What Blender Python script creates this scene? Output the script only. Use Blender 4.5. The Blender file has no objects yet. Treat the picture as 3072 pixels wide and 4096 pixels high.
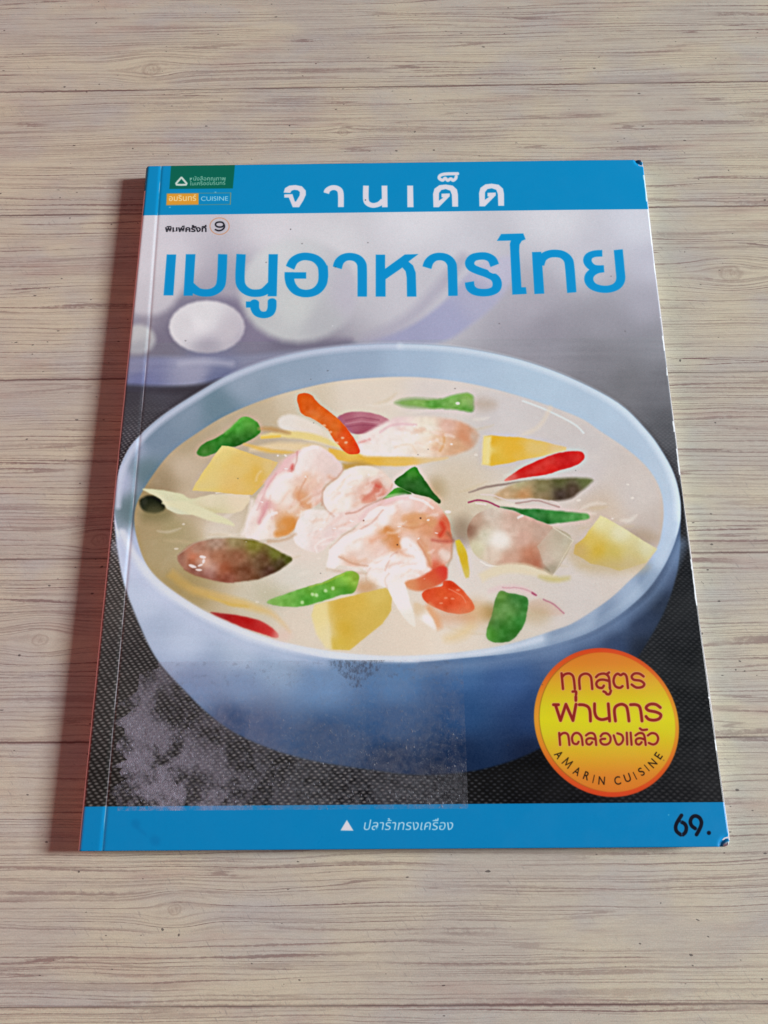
import bpy, bmesh, math, random
import numpy as np
from mathutils import Matrix, Vector

# ------------------------------------------------------------------ camera, world, lamps
W, H = 0.190, 0.244            # cover size in metres
T = 0.0062                     # height of the cover above the boards
CAM_R = np.array([[0.999918084341397, 0.00997004839522771, 0.008026377889710893],
                  [-0.006970332183359832, 0.9501111984036638, -0.3118334894414135],
                  [-0.010734946496617492, 0.3117519988756308, 0.9501028639682987]])
CAM_C = np.array([0.09241026579775329, 0.018065622695384656, 0.25971402897874485])
FOC = 3313.0                   # focal length for a 3072 x 4096 frame

scene = bpy.context.scene
col = scene.collection
cam = bpy.data.cameras.new('camera')
cam_o = bpy.data.objects.new('camera', cam)
col.objects.link(cam_o)
m4 = Matrix.Identity(4)
for a in range(3):
    for b in range(3):
        m4[a][b] = CAM_R[a][b]
    m4[a][3] = CAM_C[a]
cam_o.matrix_world = m4
cam.sensor_fit = 'VERTICAL'
cam.sensor_height = 36
cam.lens = 36 * FOC / 4096
cam.clip_start = 0.01
cam.clip_end = 50
scene.camera = cam_o

world = bpy.data.worlds.new("World")
scene.world = world
world.use_nodes = True
bgn = world.node_tree.nodes['Background']
bgn.inputs[0].default_value = (1.0, 0.95, 0.95, 1)
bgn.inputs[1].default_value = 0.1


def area(name, loc, target, size, power, colour):
    l = bpy.data.lights.new(name, 'AREA')
    l.shape = 'RECTANGLE'
    l.size, l.size_y = size
    l.energy = power
    l.color = colour
    o = bpy.data.objects.new(name, l)
    col.objects.link(o)
    o.location = loc
    o.rotation_euler = (Vector(target) - Vector(loc)).to_track_quat('-Z', 'Y').to_euler()
    return o


# the daylight opening on the right, low over the table, and the red glow coming back from the left
KD = Vector((12.9, 0.9, 5.7)).normalized()
area('daylight_opening', Vector((0.09, 0.12, 0)) + KD * 5.0, (0.09, 0.12, 0), (0.73, 0.92), 478, (0.955, 0.985, 1.0))
area('red_bounce', (-0.75, 0.12, 0.42), (0.0, 0.12, 0), (0.5, 0.5), 2.45, (1.0, 0.10, 0.08))

scene.view_settings.view_transform = 'Standard'
scene.view_settings.look = 'None'
scene.view_settings.exposure = 0
scene.view_settings.gamma = 1
scene.cycles.use_denoising = True

# ------------------------------------------------------------------ helpers
def tag(o, label=None, cat=None, kind=None, group=None):
    if label: o['label'] = label
    if cat: o['category'] = cat
    if kind: o['kind'] = kind
    if group: o['group'] = group
    return o


def mesh_obj(name, bm, mats, parent=None, smooth=False):
    me = bpy.data.meshes.new(name)
    bm.to_mesh(me)
    bm.free()
    for m in mats:
        me.materials.append(m)
    if smooth:
        for p in me.polygons:
            p.use_smooth = True
    o = bpy.data.objects.new(name, me)
    col.objects.link(o)
    if parent:
        o.parent = parent
    return o


def box(bm, x0, x1, y0, y1, z0, z1, bevel=0.0):
    r = bmesh.ops.create_cube(bm, size=1)
    for v in r['verts']:
        v.co = Vector((x0 if v.co.x < 0 else x1, y0 if v.co.y < 0 else y1, z0 if v.co.z < 0 else z1))
    if bevel:
        es = list({e for v in r['verts'] for e in v.link_edges})
        bmesh.ops.bevel(bm, geom=es, offset=bevel, segments=2, affect='EDGES')


def ramp(nt, stops, interp='LINEAR'):
    n = nt.nodes.new('ShaderNodeValToRGB')
    cr = n.color_ramp
    cr.interpolation = interp
    while len(cr.elements) < len(stops):
        cr.elements.new(0.5)
    for e, (p, c) in zip(cr.elements, stops):
        e.position = p
        e.color = (*c, 1) if len(c) == 3 else c
    return n


def lin(c):
    c = np.asarray(c, float) / 255
    return np.where(c <= 0.04045, c / 12.92, ((c + 0.055) / 1.055) ** 2.4)


class NT:
    """small wrapper to write node maths compactly"""
    def __init__(s, mat):
        s.nt = mat.node_tree
        s.L = s.nt.links

    def put(s, sock, v):
        if isinstance(v, bpy.types.NodeSocket):
            s.L.new(v, sock)
        elif v is not None:
            sock.default_value = v

    def m(s, op, a, b=None, c=None, clamp=False):
        n = s.nt.nodes.new('ShaderNodeMath')
        n.operation = op
        n.use_clamp = clamp
        s.put(n.inputs[0], a); s.put(n.inputs[1], b); s.put(n.inputs[2], c)
        return n.outputs[0]

    def xyz(s, x, y, z=0.0):
        n = s.nt.nodes.new('ShaderNodeCombineXYZ')
        s.put(n.inputs[0], x); s.put(n.inputs[1], y); s.put(n.inputs[2], z)
        return n.outputs[0]

    def noise(s, v, scale=1.0, detail=2.0, rough=0.5, dist=0.0):
        n = s.nt.nodes.new('ShaderNodeTexNoise')
        s.put(n.inputs['Vector'], v)
        n.inputs['Scale'].default_value = scale
        n.inputs['Detail'].default_value = detail
        n.inputs['Roughness'].default_value = rough
        n.inputs['Distortion'].default_value = dist
        return n.outputs['Fac']

    def rng(s, v, a, b, c=0.0, d=1.0, smooth=True):
        n = s.nt.nodes.new('ShaderNodeMapRange')
        n.interpolation_type = 'SMOOTHSTEP' if smooth else 'LINEAR'
        s.put(n.inputs[0], v)
        for i, k in enumerate((a, b, c, d)):
            n.inputs[i + 1].default_value = k
        return n.outputs[0]

    def mix(s, f, a, b, mode='MIX'):
        n = s.nt.nodes.new('ShaderNodeMix')
        n.data_type = 'RGBA'
        n.blend_type = mode
        s.put(n.inputs[0], f)
        for k, v in ((6, a), (7, b)):
            if isinstance(v, (tuple, list, np.ndarray)):
                v = (*[float(q) for q in v][:3], 1)
            s.put(n.inputs[k], v)
        return n.outputs[2]

    def ramp(s, f, stops):
        n = ramp(s.nt, stops)
        s.put(n.inputs[0], f)
        return n.outputs[0]


def new_mat(name, colour=(0.5, 0.5, 0.5), rough=0.5, spec=0.5):
    m = bpy.data.materials.new(name)
    m.use_nodes = True
    p = m.node_tree.nodes['Principled BSDF']
    p.inputs['Base Color'].default_value = (*[float(c) for c in colour], 1)
    p.inputs['Roughness'].default_value = rough
    p.inputs['Specular IOR Level'].default_value = spec
    return m, p


# ------------------------------------------------------------------ the printed cover, painted texel by texel
TW, TH = 1240, 1592
def photo_of(u, v):
    """print coordinates of a point of the cover (u, v in 0..1)"""
    x = u * W - CAM_C[0]; y = v * H - CAM_C[1]; z = 0 - CAM_C[2]
    cx = CAM_R[0, 0] * x + CAM_R[1, 0] * y + CAM_R[2, 0] * z
    cy = CAM_R[0, 1] * x + CAM_R[1, 1] * y + CAM_R[2, 1] * z
    cz = CAM_R[0, 2] * x + CAM_R[1, 2] * y + CAM_R[2, 2] * z
    return 1536 - FOC * cx / cz, 2048 + FOC * cy / cz


def uv_of(px, py):
    px = np.asarray(px, float); py = np.asarray(py, float)
    dx, dy = (px - 1536) / FOC, -(py - 2048) / FOC
    D = [CAM_R[i, 0] * dx + CAM_R[i, 1] * dy - CAM_R[i, 2] for i in range(3)]
    t = -CAM_C[2] / D[2]
    return (CAM_C[0] + D[0] * t) / W, (CAM_C[1] + D[1] * t) / H


jj, ii = np.meshgrid(np.arange(TW) + 0.5, np.arange(TH) + 0.5)
GX, GY = photo_of(jj / TW, ii / TH)
GX = GX.astype(np.float32); GY = GY.astype(np.float32)
img = np.zeros((TH, TW, 3), np.float32)
rs = np.random.RandomState(7)
random.seed(7)


def vnoise(h, w, cells_y, cells_x, seed=0):
    r = np.random.RandomState(seed)
    g = r.rand(int(cells_y) + 3, int(cells_x) + 3).astype(np.float32)
    y = np.linspace(0, cells_y, h, endpoint=False); x = np.linspace(0, cells_x, w, endpoint=False)
    yi = y.astype(int); xi = x.astype(int)
    fy = (y - yi)[:, None]; fx = (x - xi)[None, :]
    fy = fy * fy * (3 - 2 * fy); fx = fx * fx * (3 - 2 * fx)
    a = g[yi][:, xi]; b = g[yi][:, xi + 1]; c = g[yi + 1][:, xi]; d = g[yi + 1][:, xi + 1]
    return ((a * (1 - fx) + b * fx) * (1 - fy) + (c * (1 - fx) + d * fx) * fy).astype(np.float32)


def fbm(cells_y, cells_x, octv=4, seed=0):
    s = np.zeros((TH, TW), np.float32); amp = 1; tot = 0
    for o in range(octv):
        s += amp * vnoise(TH, TW, cells_y * 2 ** o, cells_x * 2 ** o, seed + o)
        tot += amp; amp *= 0.5
    return s / tot


def Z(x0, y0, s):
    return lambda pts: [(x0 + p[0] / s, y0 + p[1] / s) for p in pts]


V = Z(0, 0, 1659 / 3072)
A_ = Z(480, 1450, 1.659); B_ = Z(900, 1750, 1.659); C_ = Z(1400, 1500, 1.659)
D_ = Z(1700, 1950, 1.659); E_ = Z(1000, 2200, 1.659); F_ = Z(450, 2000, 1.659)


def smooth_pts(pts, closed=True, n=6):
    P = np.array(pts, float); out = []
    N = len(P)
    rng_ = range(N) if closed else range(N - 1)
    for i in rng_:
        if closed:
            p0, p1, p2, p3 = P[(i - 1) % N], P[i], P[(i + 1) % N], P[(i + 2) % N]
        else:
            p0, p1, p2, p3 = P[max(i - 1, 0)], P[i], P[i + 1], P[min(i + 2, N - 1)]
        for k in range(n):
            t = k / n
            out.append(0.5 * ((2 * p1) + (-p0 + p2) * t + (2 * p0 - 5 * p1 + 4 * p2 - p3) * t * t + (-p0 + 3 * p1 - 3 * p2 + p3) * t ** 3))
    if not closed:
        out.append(P[-1])
    return np.array(out)


def window(pts, pad):
    P = np.array(pts)
    x0, y0 = P.min(0) - pad; x1, y1 = P.max(0) + pad
    u, v = uv_of([x0, x1, x0, x1], [y0, y0, y1, y1])
    a, b = int(max(0, u.min() * TW - 1)), int(min(TW, u.max() * TW + 2))
    c, d = int(max(0, v.min() * TH - 1)), int(min(TH, v.max() * TH + 2))
    return slice(c, max(c, d)), slice(a, max(a, b))


def seg_dist(X, Y, P, closed, ay=1.0):
    d = np.full(X.shape, 1e18, np.float32)
    n = len(P)
    for i in range(n if closed else n - 1):
        x1, y1 = P[i]; x2, y2 = P[(i + 1) % n]
        y1 *= ay; y2 *= ay
        dx, dy = x2 - x1, y2 - y1
        l2 = dx * dx + dy * dy
        if l2 < 1e-9:
            continue
        t = np.clip(((X - x1) * dx + (Y * ay - y1) * dy) / l2, 0, 1)
        np.minimum(d, (X - x1 - t * dx) ** 2 + (Y * ay - y1 - t * dy) ** 2, out=d)
    return np.sqrt(d)


def inside(X, Y, P):
    c = np.zeros(X.shape, bool)
    n = len(P)
    for i in range(n):
        x1, y1 = P[i]; x2, y2 = P[(i + 1) % n]
        if y1 == y2:
            continue
        m = (y1 > Y) != (y2 > Y)
        c ^= m & (X < (x2 - x1) * (Y - y1) / (y2 - y1) + x1)
    return c


def field(X, Y, samples, p=1.6, eps=30.0):
    s = np.zeros(X.shape + (3,), np.float32); w = np.zeros(X.shape, np.float32)
    for (x, y, c) in samples:
        k = 1.0 / ((X - x) ** 2 + (Y - y) ** 2 + eps * eps) ** p
        k *= 1e6
        w += k
        s += k[..., None] * np.array(c, np.float32)
    return s / w[..., None]


def blend(ws, a, colour):
    img[ws] = img[ws] * (1 - a[..., None]) + colour * a[..., None]


def paint(ws, a, colour, mapper=None, eps=30.0):
    """colour: rgb or list of (x, y, rgb)"""
    if isinstance(colour, list):
        s = [(*mapper([(x, y)])[0], c) for x, y, c in colour]
        c = field(GX[ws], GY[ws], s, eps=eps)
    else:
        c = np.array(colour, np.float32)
    blend(ws, a, c)


def poly(pts, colour, soft=2.5, smooth=True, mp=None, alpha=1.0, n=5, eps=25.0, tex=0.0, seed=1):
    P = mp(pts) if mp else pts
    P = smooth_pts(P, True, n) if smooth else np.array(P, float)
    ws = window(P, soft * 1.5)
    X, Y = GX[ws], GY[ws]
    if X.size == 0:
        return
    d = seg_dist(X, Y, P, True)
    d = np.where(inside(X, Y, P), d, -d)
    a = np.clip(0.5 + d / (2 * soft), 0, 1)
    a = a * a * (3 - 2 * a) * alpha
    if tex:
        h, w = a.shape
        nz = vnoise(h, w, max(2, h / 9), max(2, w / 9), seed) - 0.5
        img[ws] += 0
        paint(ws, a, colour, mp, eps)
        img[ws] += (nz * tex * a)[..., None]
    else:
        paint(ws, a, colour, mp, eps)


def stroke(pts, w, colour, mp=None, soft=1.6, curve=True, ay=1.0, butt=False, alpha=1.0, s=1.0, n=5):
    P = mp(pts) if mp else pts
    P = smooth_pts(P, False, n) if curve and len(P) > 2 else np.array(P, float)
    w = w / s
    ws = window(P, w + soft * 2)
    X, Y = GX[ws], GY[ws]
    if X.size == 0:
        return
    d = seg_dist(X, Y, P, False, ay)
    a = np.clip(0.5 + (w / 2 - d) / (2 * soft), 0, 1)
    if butt:
        for e, f in ((P[0], P[1]), (P[-1], P[-2])):
            dx, dy = e[0] - f[0], e[1] - f[1]
            l = math.hypot(dx, dy)
            q = ((X - e[0]) * dx + (Y - e[1]) * dy) / l
            near = np.hypot(X - e[0], Y - e[1]) < w * 0.9
            a = np.where(near, a * np.clip(0.5 - q / (2 * soft), 0, 1), a)
    paint(ws, a * alpha, colour, mp)


def taper(pts, w0, w1, w2, colour, mp=None, soft=2.0, alpha=1.0, s=1.659):
    """a lens-shaped brush stroke: width w0 at the start, w1 in the middle, w2 at the end"""
    P = smooth_pts(mp(pts) if mp else pts, False, 6)
    N = len(P)
    tt = np.linspace(0, 1, N)
    wd = np.where(tt < .5, w0 + (w1 - w0) * np.sin(tt * math.pi), w2 + (w1 - w2) * np.sin(tt * math.pi)) / s / 2
    dr = np.gradient(P, axis=0)
    nn = np.stack([-dr[:, 1], dr[:, 0]], 1) / (np.linalg.norm(dr, axis=1)[:, None] + 1e-6)
    ring = np.vstack([P + nn * wd[:, None], (P - nn * wd[:, None])[::-1]])
    ws = window(ring, soft * 2)
    X, Y = GX[ws], GY[ws]
    d = seg_dist(X, Y, ring, True)
    d = np.where(inside(X, Y, ring), d, -d)
    a = np.clip(0.5 + d / (2 * soft), 0, 1) * alpha
    paint(ws, a, colour, mp)


def ell(cx, cy, rx, ry, colour, mp, soft=4, alpha=1.0, rot=0.0):
    pts = []
    for k in range(24):
        t = k / 24 * 2 * math.pi
        x, y = rx * math.cos(t), ry * math.sin(t)
        pts.append((cx + x * math.cos(rot) - y * math.sin(rot), cy + x * math.sin(rot) + y * math.cos(rot)))
    poly(pts, colour, soft=soft, smooth=False, mp=mp, alpha=alpha)


def glyphs(body, p0, p1, up, colour, mp=None, bold=0.0, shear=0.0, alpha=1.0):
    """lettering: baseline from p0 to p1, 'up' = height of one font unit (about an x-height of 0.5)"""
    c = bpy.data.curves.new('letters', 'FONT')
    c.body = body
    c.offset = bold
    c.shear = shear
    o = bpy.data.objects.new('letters', c)
    col.objects.link(o)
    dg = bpy.context.evaluated_depsgraph_get()
    me = o.evaluated_get(dg).to_mesh()
    me.calc_loop_triangles()
    vs = np.array([v.co[:2] for v in me.vertices])
    tr = np.array([t.vertices[:] for t in me.loop_triangles])
    o.evaluated_get(dg).to_mesh_clear()
    bpy.data.objects.remove(o); bpy.data.curves.remove(c)
    if mp:
        p0, p1, up = mp([p0])[0], mp([p1])[0], mp([up])[0]
        z = mp([(0, 0)])[0]
        up = (up[0] - z[0], up[1] - z[1])
    x0, x1 = vs[:, 0].min(), vs[:, 0].max()
    ux = (np.array(p1) - np.array(p0)) / (x1 - x0)
    Q = np.array(p0) + (vs[:, :1] - x0) * ux + vs[:, 1:2] * np.array(up)
    ws = window(Q, 4)
    ss = 3
    r0, r1, c0, c1 = ws[0].start, ws[0].stop, ws[1].start, ws[1].stop
    if r1 <= r0 or c1 <= c0:
        return
    J, I = np.meshgrid((np.arange((c1 - c0) * ss) + .5) / ss + c0, (np.arange((r1 - r0) * ss) + .5) / ss + r0)
    X, Y = photo_of(J / TW, I / TH)
    m = np.zeros(X.shape, bool)
    for t in tr:
        (xa, ya), (xb, yb), (xc, yc) = Q[t]
        d1 = (X - xb) * (ya - yb) - (xa - xb) * (Y - yb)
        d2 = (X - xc) * (yb - yc) - (xb - xc) * (Y - yc)
        d3 = (X - xa) * (yc - ya) - (xc - xa) * (Y - ya)
        m |= ((d1 >= 0) & (d2 >= 0) & (d3 >= 0)) | ((d1 <= 0) & (d2 <= 0) & (d3 <= 0))
    a = m.reshape(r1 - r0, ss, c1 - c0, ss).mean((1, 3)).astype(np.float32)
    blend(ws, a * alpha, np.array(colour, np.float32))


ALL = (slice(0, TH), slice(0, TW))
BLUE = (0, 133, 187)
WHITE = (212, 209, 216)

# --- background of the printed picture
bg = [(300, 480, (210, 208, 216)), (360, 560, (206, 203, 212)), (300, 620, (196, 193, 200)), (600, 480, (212, 210, 217)),
      (900, 480, (212, 211, 218)), (1200, 480, (209, 208, 216)), (1390, 480, (205, 205, 216)), (700, 560, (206, 205, 210)),
      (1000, 560, (200, 199, 208)), (1250, 560, (196, 194, 205)), (1410, 570, (188, 186, 200)), (900, 620, (195, 193, 202)),
      (1150, 650, (172, 168, 180)), (1400, 650, (165, 162, 175)), (1300, 700, (150, 147, 158)), (1180, 720, (146, 142, 154)),
      (1430, 740, (140, 138, 148)), (1300, 770, (128, 125, 134)), (1440, 830, (112, 110, 118)), (1360, 830, (116, 114, 121)),
      (1450, 930, (92, 91, 98)), (1475, 1000, (78, 77, 84)), (1480, 1100, (56, 56, 62)), (1490, 1250, (40, 40, 45)),
      (1520, 1500, (38, 38, 42)), (1540, 1700, (40, 39, 43)), (1200, 1700, (28, 27, 32)), (1050, 1700, (26, 26, 31)),
      (280, 850, (66, 62, 70)), (300, 900, (72, 69, 76)), (260, 1000, (74, 70, 76)), (240, 1150, (88, 83, 84)),
      (230, 1300, (78, 74, 74)), (220, 1500, (66, 63, 64)), (210, 1700, (54, 51, 52)), (400, 1600, (58, 55, 57)),
      (600, 1700, (50, 48, 50)), (320, 1400, (62, 59, 61)), (850, 1710, (44, 42, 46)), (400, 840, (70, 66, 76)),
      (380, 700, (120, 114, 132)), (600, 760, (110, 104, 124)), (500, 640, (168, 164, 178)), (290, 780, (112, 112, 150))]
img[:] = field(GX, GY, [(x * 1.8517, y * 1.8517, c) for x, y, c in bg], p=1.7, eps=60) + np.array([-2, -1, -3])

# --- woven cloth: rows of pale knots on the dark weave, smaller further up
Un, Vn = (jj / TW).astype(np.float32), (ii / TH).astype(np.float32)
per = 2048 - GY
sc = np.interp(GY, [1500, 2300, 2900, 3300], [0.40, 0.62, 0.90, 1.0]).astype(np.float32)
right = np.clip((GX - 1700) / 500, 0, 1)
# integrate the pitch so that the lattice stays continuous
yy = np.linspace(1300, 3420, 1061)
dens = 1 / np.interp(yy, [1500, 2300, 2900, 3300], [7.0, 9.0, 11.4, 12.8])
cum = np.concatenate([[0], np.cumsum((dens[1:] + dens[:-1]) / 2 * np.diff(yy))])
Vr = np.interp(GY, yy, cum).astype(np.float32)
cxp = 1350
hp = np.interp(GY, [1500, 2300, 2900, 3300], [19, 23, 28, 31]).astype(np.float32)
Ur = (GX - cxp) / hp + 0.10 * Vr
wob = (fbm(40, 30, 3, 5) - 0.5)
Ur2 = Ur + wob * 0.35; Vr2 = Vr + (fbm(40, 30, 3, 9) - 0.5) * 0.5 - 0.14 * (GX - cxp) / 31
row = np.floor(Vr2)
fx = (Ur2 + 0.5 * (row % 2)) % 1.0 - 0.5
fy = Vr2 % 1.0 - 0.5
dd = np.sqrt((fx * 2.0) ** 2 + (fy * 1.5) ** 2)
knot = np.clip(1.0 - dd / 0.80, 0, 1)
cell = np.sin(np.floor(Ur2 + 0.5 * (row % 2)) * 12.9898 + row * 78.233) * 43758.5453
cell = cell - np.floor(cell)
cloth = np.clip((GY - 1560) / 250, 0, 1) * np.clip((GY - 1560) / 600 + 0.35, 0, 1)
darkc = np.exp(-((GX - 2150) / 520) ** 2 - ((GY - 3010) / 170) ** 2)
amp = (104 - 80 * right) * (1 - .75 * darkc) * np.clip(1 - right * (2900 - GY) / 1100, .25, 1) * cloth * (0.55 + 0.6 * cell)
amp *= np.clip(1.25 - np.abs(GX - 2000) / 2500, .7, 1)
img += (knot ** 1.2 * amp)[..., None] * np.array([1.0, 0.96, 0.92])
img -= ((1 - knot) ** 2 * (20 - 8 * right) * cloth)[..., None]

# --- blurred eggs and dish at the top
poly([(265, 760), (300, 690), (350, 655), (430, 640), (520, 650), (560, 700), (640, 742), (760, 735), (700, 790), (400, 800), (265, 800)],
     [(290, 700, (150, 146, 158)), (350, 745, (118, 113, 130)), (540, 700, (128, 122, 142)), (640, 755, (112, 106, 128)), (450, 790, (120, 120, 152))],
     soft=26, mp=V)
poly([(250, 780), (330, 770), (460, 772), (600, 760), (760, 742), (880, 705), (960, 650), (1010, 590), (1060, 560), (1120, 560), (1085, 640),
      (1020, 700), (940, 745), (800, 760), (620, 790), (520, 822), (400, 836), (250, 836)],
     [(290, 790, (132, 132, 165)), (300, 822, (108, 112, 160)), (420, 800, (150, 150, 178)), (560, 790, (132, 133, 160)), (470, 828, (104, 110, 150)),
      (700, 750, (140, 142, 166)), (880, 735, (156, 158, 186)), (960, 700, (160, 162, 190)), (1040, 640, (168, 168, 190)), (1060, 580, (186, 184, 202))],
     soft=16, mp=V)
stroke([(390, 786), (440, 781), (500, 786)], 8, (172, 172, 194), mp=V, soft=16, s=.54, alpha=.8)
stroke([(790, 735), (880, 690), (950, 620), (1000, 560)], 26, (168, 165, 180), mp=V, soft=18, s=.54, alpha=.7)
ell(700, 560, 95, 90, [(700, 500, (208, 208, 212)), (700, 640, (194, 196, 200))], V, soft=34, alpha=.6)
ell(645, 628, 128, 112, [(600, 560, (203, 206, 208)), (640, 660, (196, 200, 199)), (700, 700, (180, 182, 186)), (560, 690, (186, 189, 190)), (760, 640, (186, 184, 194))], V, soft=22)
ell(322, 600, 74, 82, [(300, 560, (206, 204, 210)), (340, 640, (196, 194, 200))], V, soft=22, alpha=.9)
ell(296, 733, 40, 32, [(290, 720, (190, 192, 192)), (300, 755, (165, 166, 172))], V, soft=15, alpha=.95)
ell(447, 706, 82, 57, [(440, 680, (216, 216, 218)), (400, 700, (210, 209, 212)), (500, 720, (196, 192, 198)), (450, 755, (166, 162, 174)), (520, 735, (176, 172, 184)), (430, 695, (226, 225, 228))], V, soft=9)
stroke([(268, 838), (400, 842), (480, 826)], 16, (62, 58, 66), mp=V, soft=10, s=.54, alpha=.8)
img += ((fbm(20, 16, 4, 31) - 0.5) * 8 * np.clip((2400 - GY) / 600, 0, 1))[..., None]

# --- the bowl
LEFT_TOP = [(246, 1093), (249, 1054), (259, 1011), (278, 971), (300, 944), (333, 913), (372, 884), (431, 847), (490, 813), (568, 782), (646, 762), (724, 750), (802, 744), (864, 743),
            (945, 746), (1022, 755), (1127, 778), (1233, 816), (1339, 871), (1402, 931), (1436, 977), (1461, 1024), (1474, 1075), (1475, 1120)]
BOWL = LEFT_TOP + [(1474, 1180), (1466, 1240), (1442, 1312), (1405, 1380), (1350, 1460), (1270, 1550), (1173, 1613), (1095, 1647), (1006, 1668), (900, 1674), (810, 1664), (700, 1648),
        (623, 1630), (553, 1605), (494, 1575), (443, 1536), (396, 1489), (349, 1438), (322, 1395), (299, 1344), (279, 1294), (264, 1247), (254, 1188), (248, 1140)]
poly(BOWL, [(255, 1100, (190, 195, 225)), (270, 1200, (186, 196, 222)), (320, 1300, (184, 197, 222)), (400, 1390, (178, 192, 218)), (330, 1360, (165, 180, 208)),
            (520, 1410, (172, 188, 212)), (420, 1480, (128, 146, 180)), (520, 1480, (130, 152, 186)), (600, 1440, (150, 172, 200)), (700, 1470, (118, 150, 190)),
            (560, 1580, (88, 104, 140)), (500, 1560, (74, 90, 125)), (700, 1600, (66, 92, 132)), (850, 1480, (92, 128, 172)), (850, 1560, (66, 98, 142)),
            (850, 1650, (52, 66, 98)), (1000, 1450, (72, 108, 156)), (1000, 1540, (50, 84, 130)), (1000, 1640, (36, 54, 88)), (1100, 1460, (62, 94, 144)),
            (1150, 1550, (44, 68, 112)), (1200, 1400, (84, 108, 150)), (1280, 1400, (66, 86, 126)), (1280, 1520, (46, 60, 94)), (1150, 1630, (36, 46, 74)),
            (1380, 1350, (44, 56, 86)), (1450, 1250, (58, 72, 104)), (1430, 1300, (40, 50, 74)), (1390, 1400, (32, 38, 56)), (1400, 1430, (30, 36, 52)), (1300, 1480, (38, 48, 76)), (1465, 1200, (80, 100, 136)), (1345, 1345, (66, 86, 124)), (1330, 1400, (48, 64, 100)), (950, 1700, (30, 40, 66))],
     soft=6, mp=V, eps=30)
ws = window(V(BOWL), 0)
img[ws] += ((fbm(150, 6, 3, 88)[ws] - .5) * 7)[..., None]
# wall and lip above the soup
RIM = LEFT_TOP + [(1466, 1160), (1450, 1200), (1430, 1236), (1400, 1276), (1356, 1316), (1309, 1348), (1255, 1374), (1165, 1400), (1080, 1414), (995, 1422), (900, 1430), (800, 1427), (700, 1420),
       (600, 1396), (513, 1366), (432, 1330), (360, 1284), (306, 1236), (268, 1180), (252, 1135)]
poly(RIM, [(255, 1040, (172, 180, 210)), (290, 960, (150, 162, 190)), (330, 950, (112, 134, 158)), (400, 880, (126, 146, 168)), (470, 880, (104, 132, 150)),
           (520, 820, (142, 160, 182)), (640, 790, (140, 160, 184)), (760, 790, (146, 166, 192)), (900, 790, (158, 180, 206)), (1000, 800, (166, 188, 212)),
           (1150, 830, (172, 194, 216)), (1280, 900, (172, 192, 214)), (1350, 960, (170, 188, 210)), (1420, 1050, (176, 192, 212)), (1452, 1120, (178, 194, 218)),
           (1440, 1190, (176, 192, 216)), (290, 1100, (100, 124, 132)), (275, 1180, (178, 188, 214)), (340, 1240, (196, 205, 226)), (450, 1320, (204, 211, 228)),
           (600, 1385, (208, 216, 230)), (760, 1415, (210, 218, 230)), (900, 1422, (206, 214, 226)), (1040, 1408, (190, 202, 218)), (1160, 1378, (172, 188, 210)),
           (1280, 1328, (150, 168, 196)), (1370, 1272, (152, 170, 198)), (1300, 1342, (104, 124, 158)), (1400, 1262, (116, 136, 168)), (1200, 1386, (122, 142, 174)), (320, 1020, (96, 122, 134))], soft=4, mp=V, eps=22)
# light edge running round the rim
ins = lambda L, k: [(x + (860 - x) * k, y + (1085 - y) * k) for x, y in L]
for seg, w, c, al in ((ins(LEFT_TOP[:14], .014), 13, (190, 198, 220), .75), (ins(LEFT_TOP[13:], .014), 13, (204, 214, 228), .65),
                      (ins([(1475, 1120), (1462, 1170), (1430, 1236), (1400, 1276), (1356, 1316), (1309, 1348), (1255, 1374), (1165, 1400), (1080, 1414)], .02), 22, (176, 194, 216), .3),
                      ([(262, 1150), (290, 1205), (335, 1262), (400, 1308), (480, 1352), (570, 1388), (680, 1412), (800, 1422), (900, 1424)], 15, (214, 219, 232), .7)):
    stroke(seg, w, c, mp=V, soft=9, s=.54, alpha=al)
ws = window(V(BOWL), 0)
g_ = img[ws].mean(-1, keepdims=True)
mk = np.clip((img[ws][..., 2:3] - img[ws][..., 0:1]) / 20, 0, 1)
lowb = np.clip((GY[ws] - 2560) / 200, 0, 1)[..., None] * inside(GX[ws], GY[ws], smooth_pts(V(BOWL), True, 3))[..., None]
mk = mk * (1 - lowb)
img[ws] *= 1 - (.06 + .16 * np.clip((GY[ws] - 2750) / 300, 0, 1)[..., None]) * lowb * np.array([1.25, 1.0, .9])
img[ws] = img[ws] * (1 - .20 * mk) + (g_ + np.array([-8, 4, 2])) * .20 * mk
stroke([(900, 1446), (1040, 1434), (1165, 1412), (1258, 1386), (1320, 1356), (1372, 1320), (1414, 1284), (1448, 1236), (1474, 1175)], 20, (112, 134, 166), mp=V, soft=24, s=.54, alpha=.7)
stroke([(256, 1180), (300, 1250), (356, 1300), (430, 1350), (520, 1390), (620, 1418), (700, 1432)], 22, (188, 198, 220), mp=V, soft=20, s=.54, alpha=.5)
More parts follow.
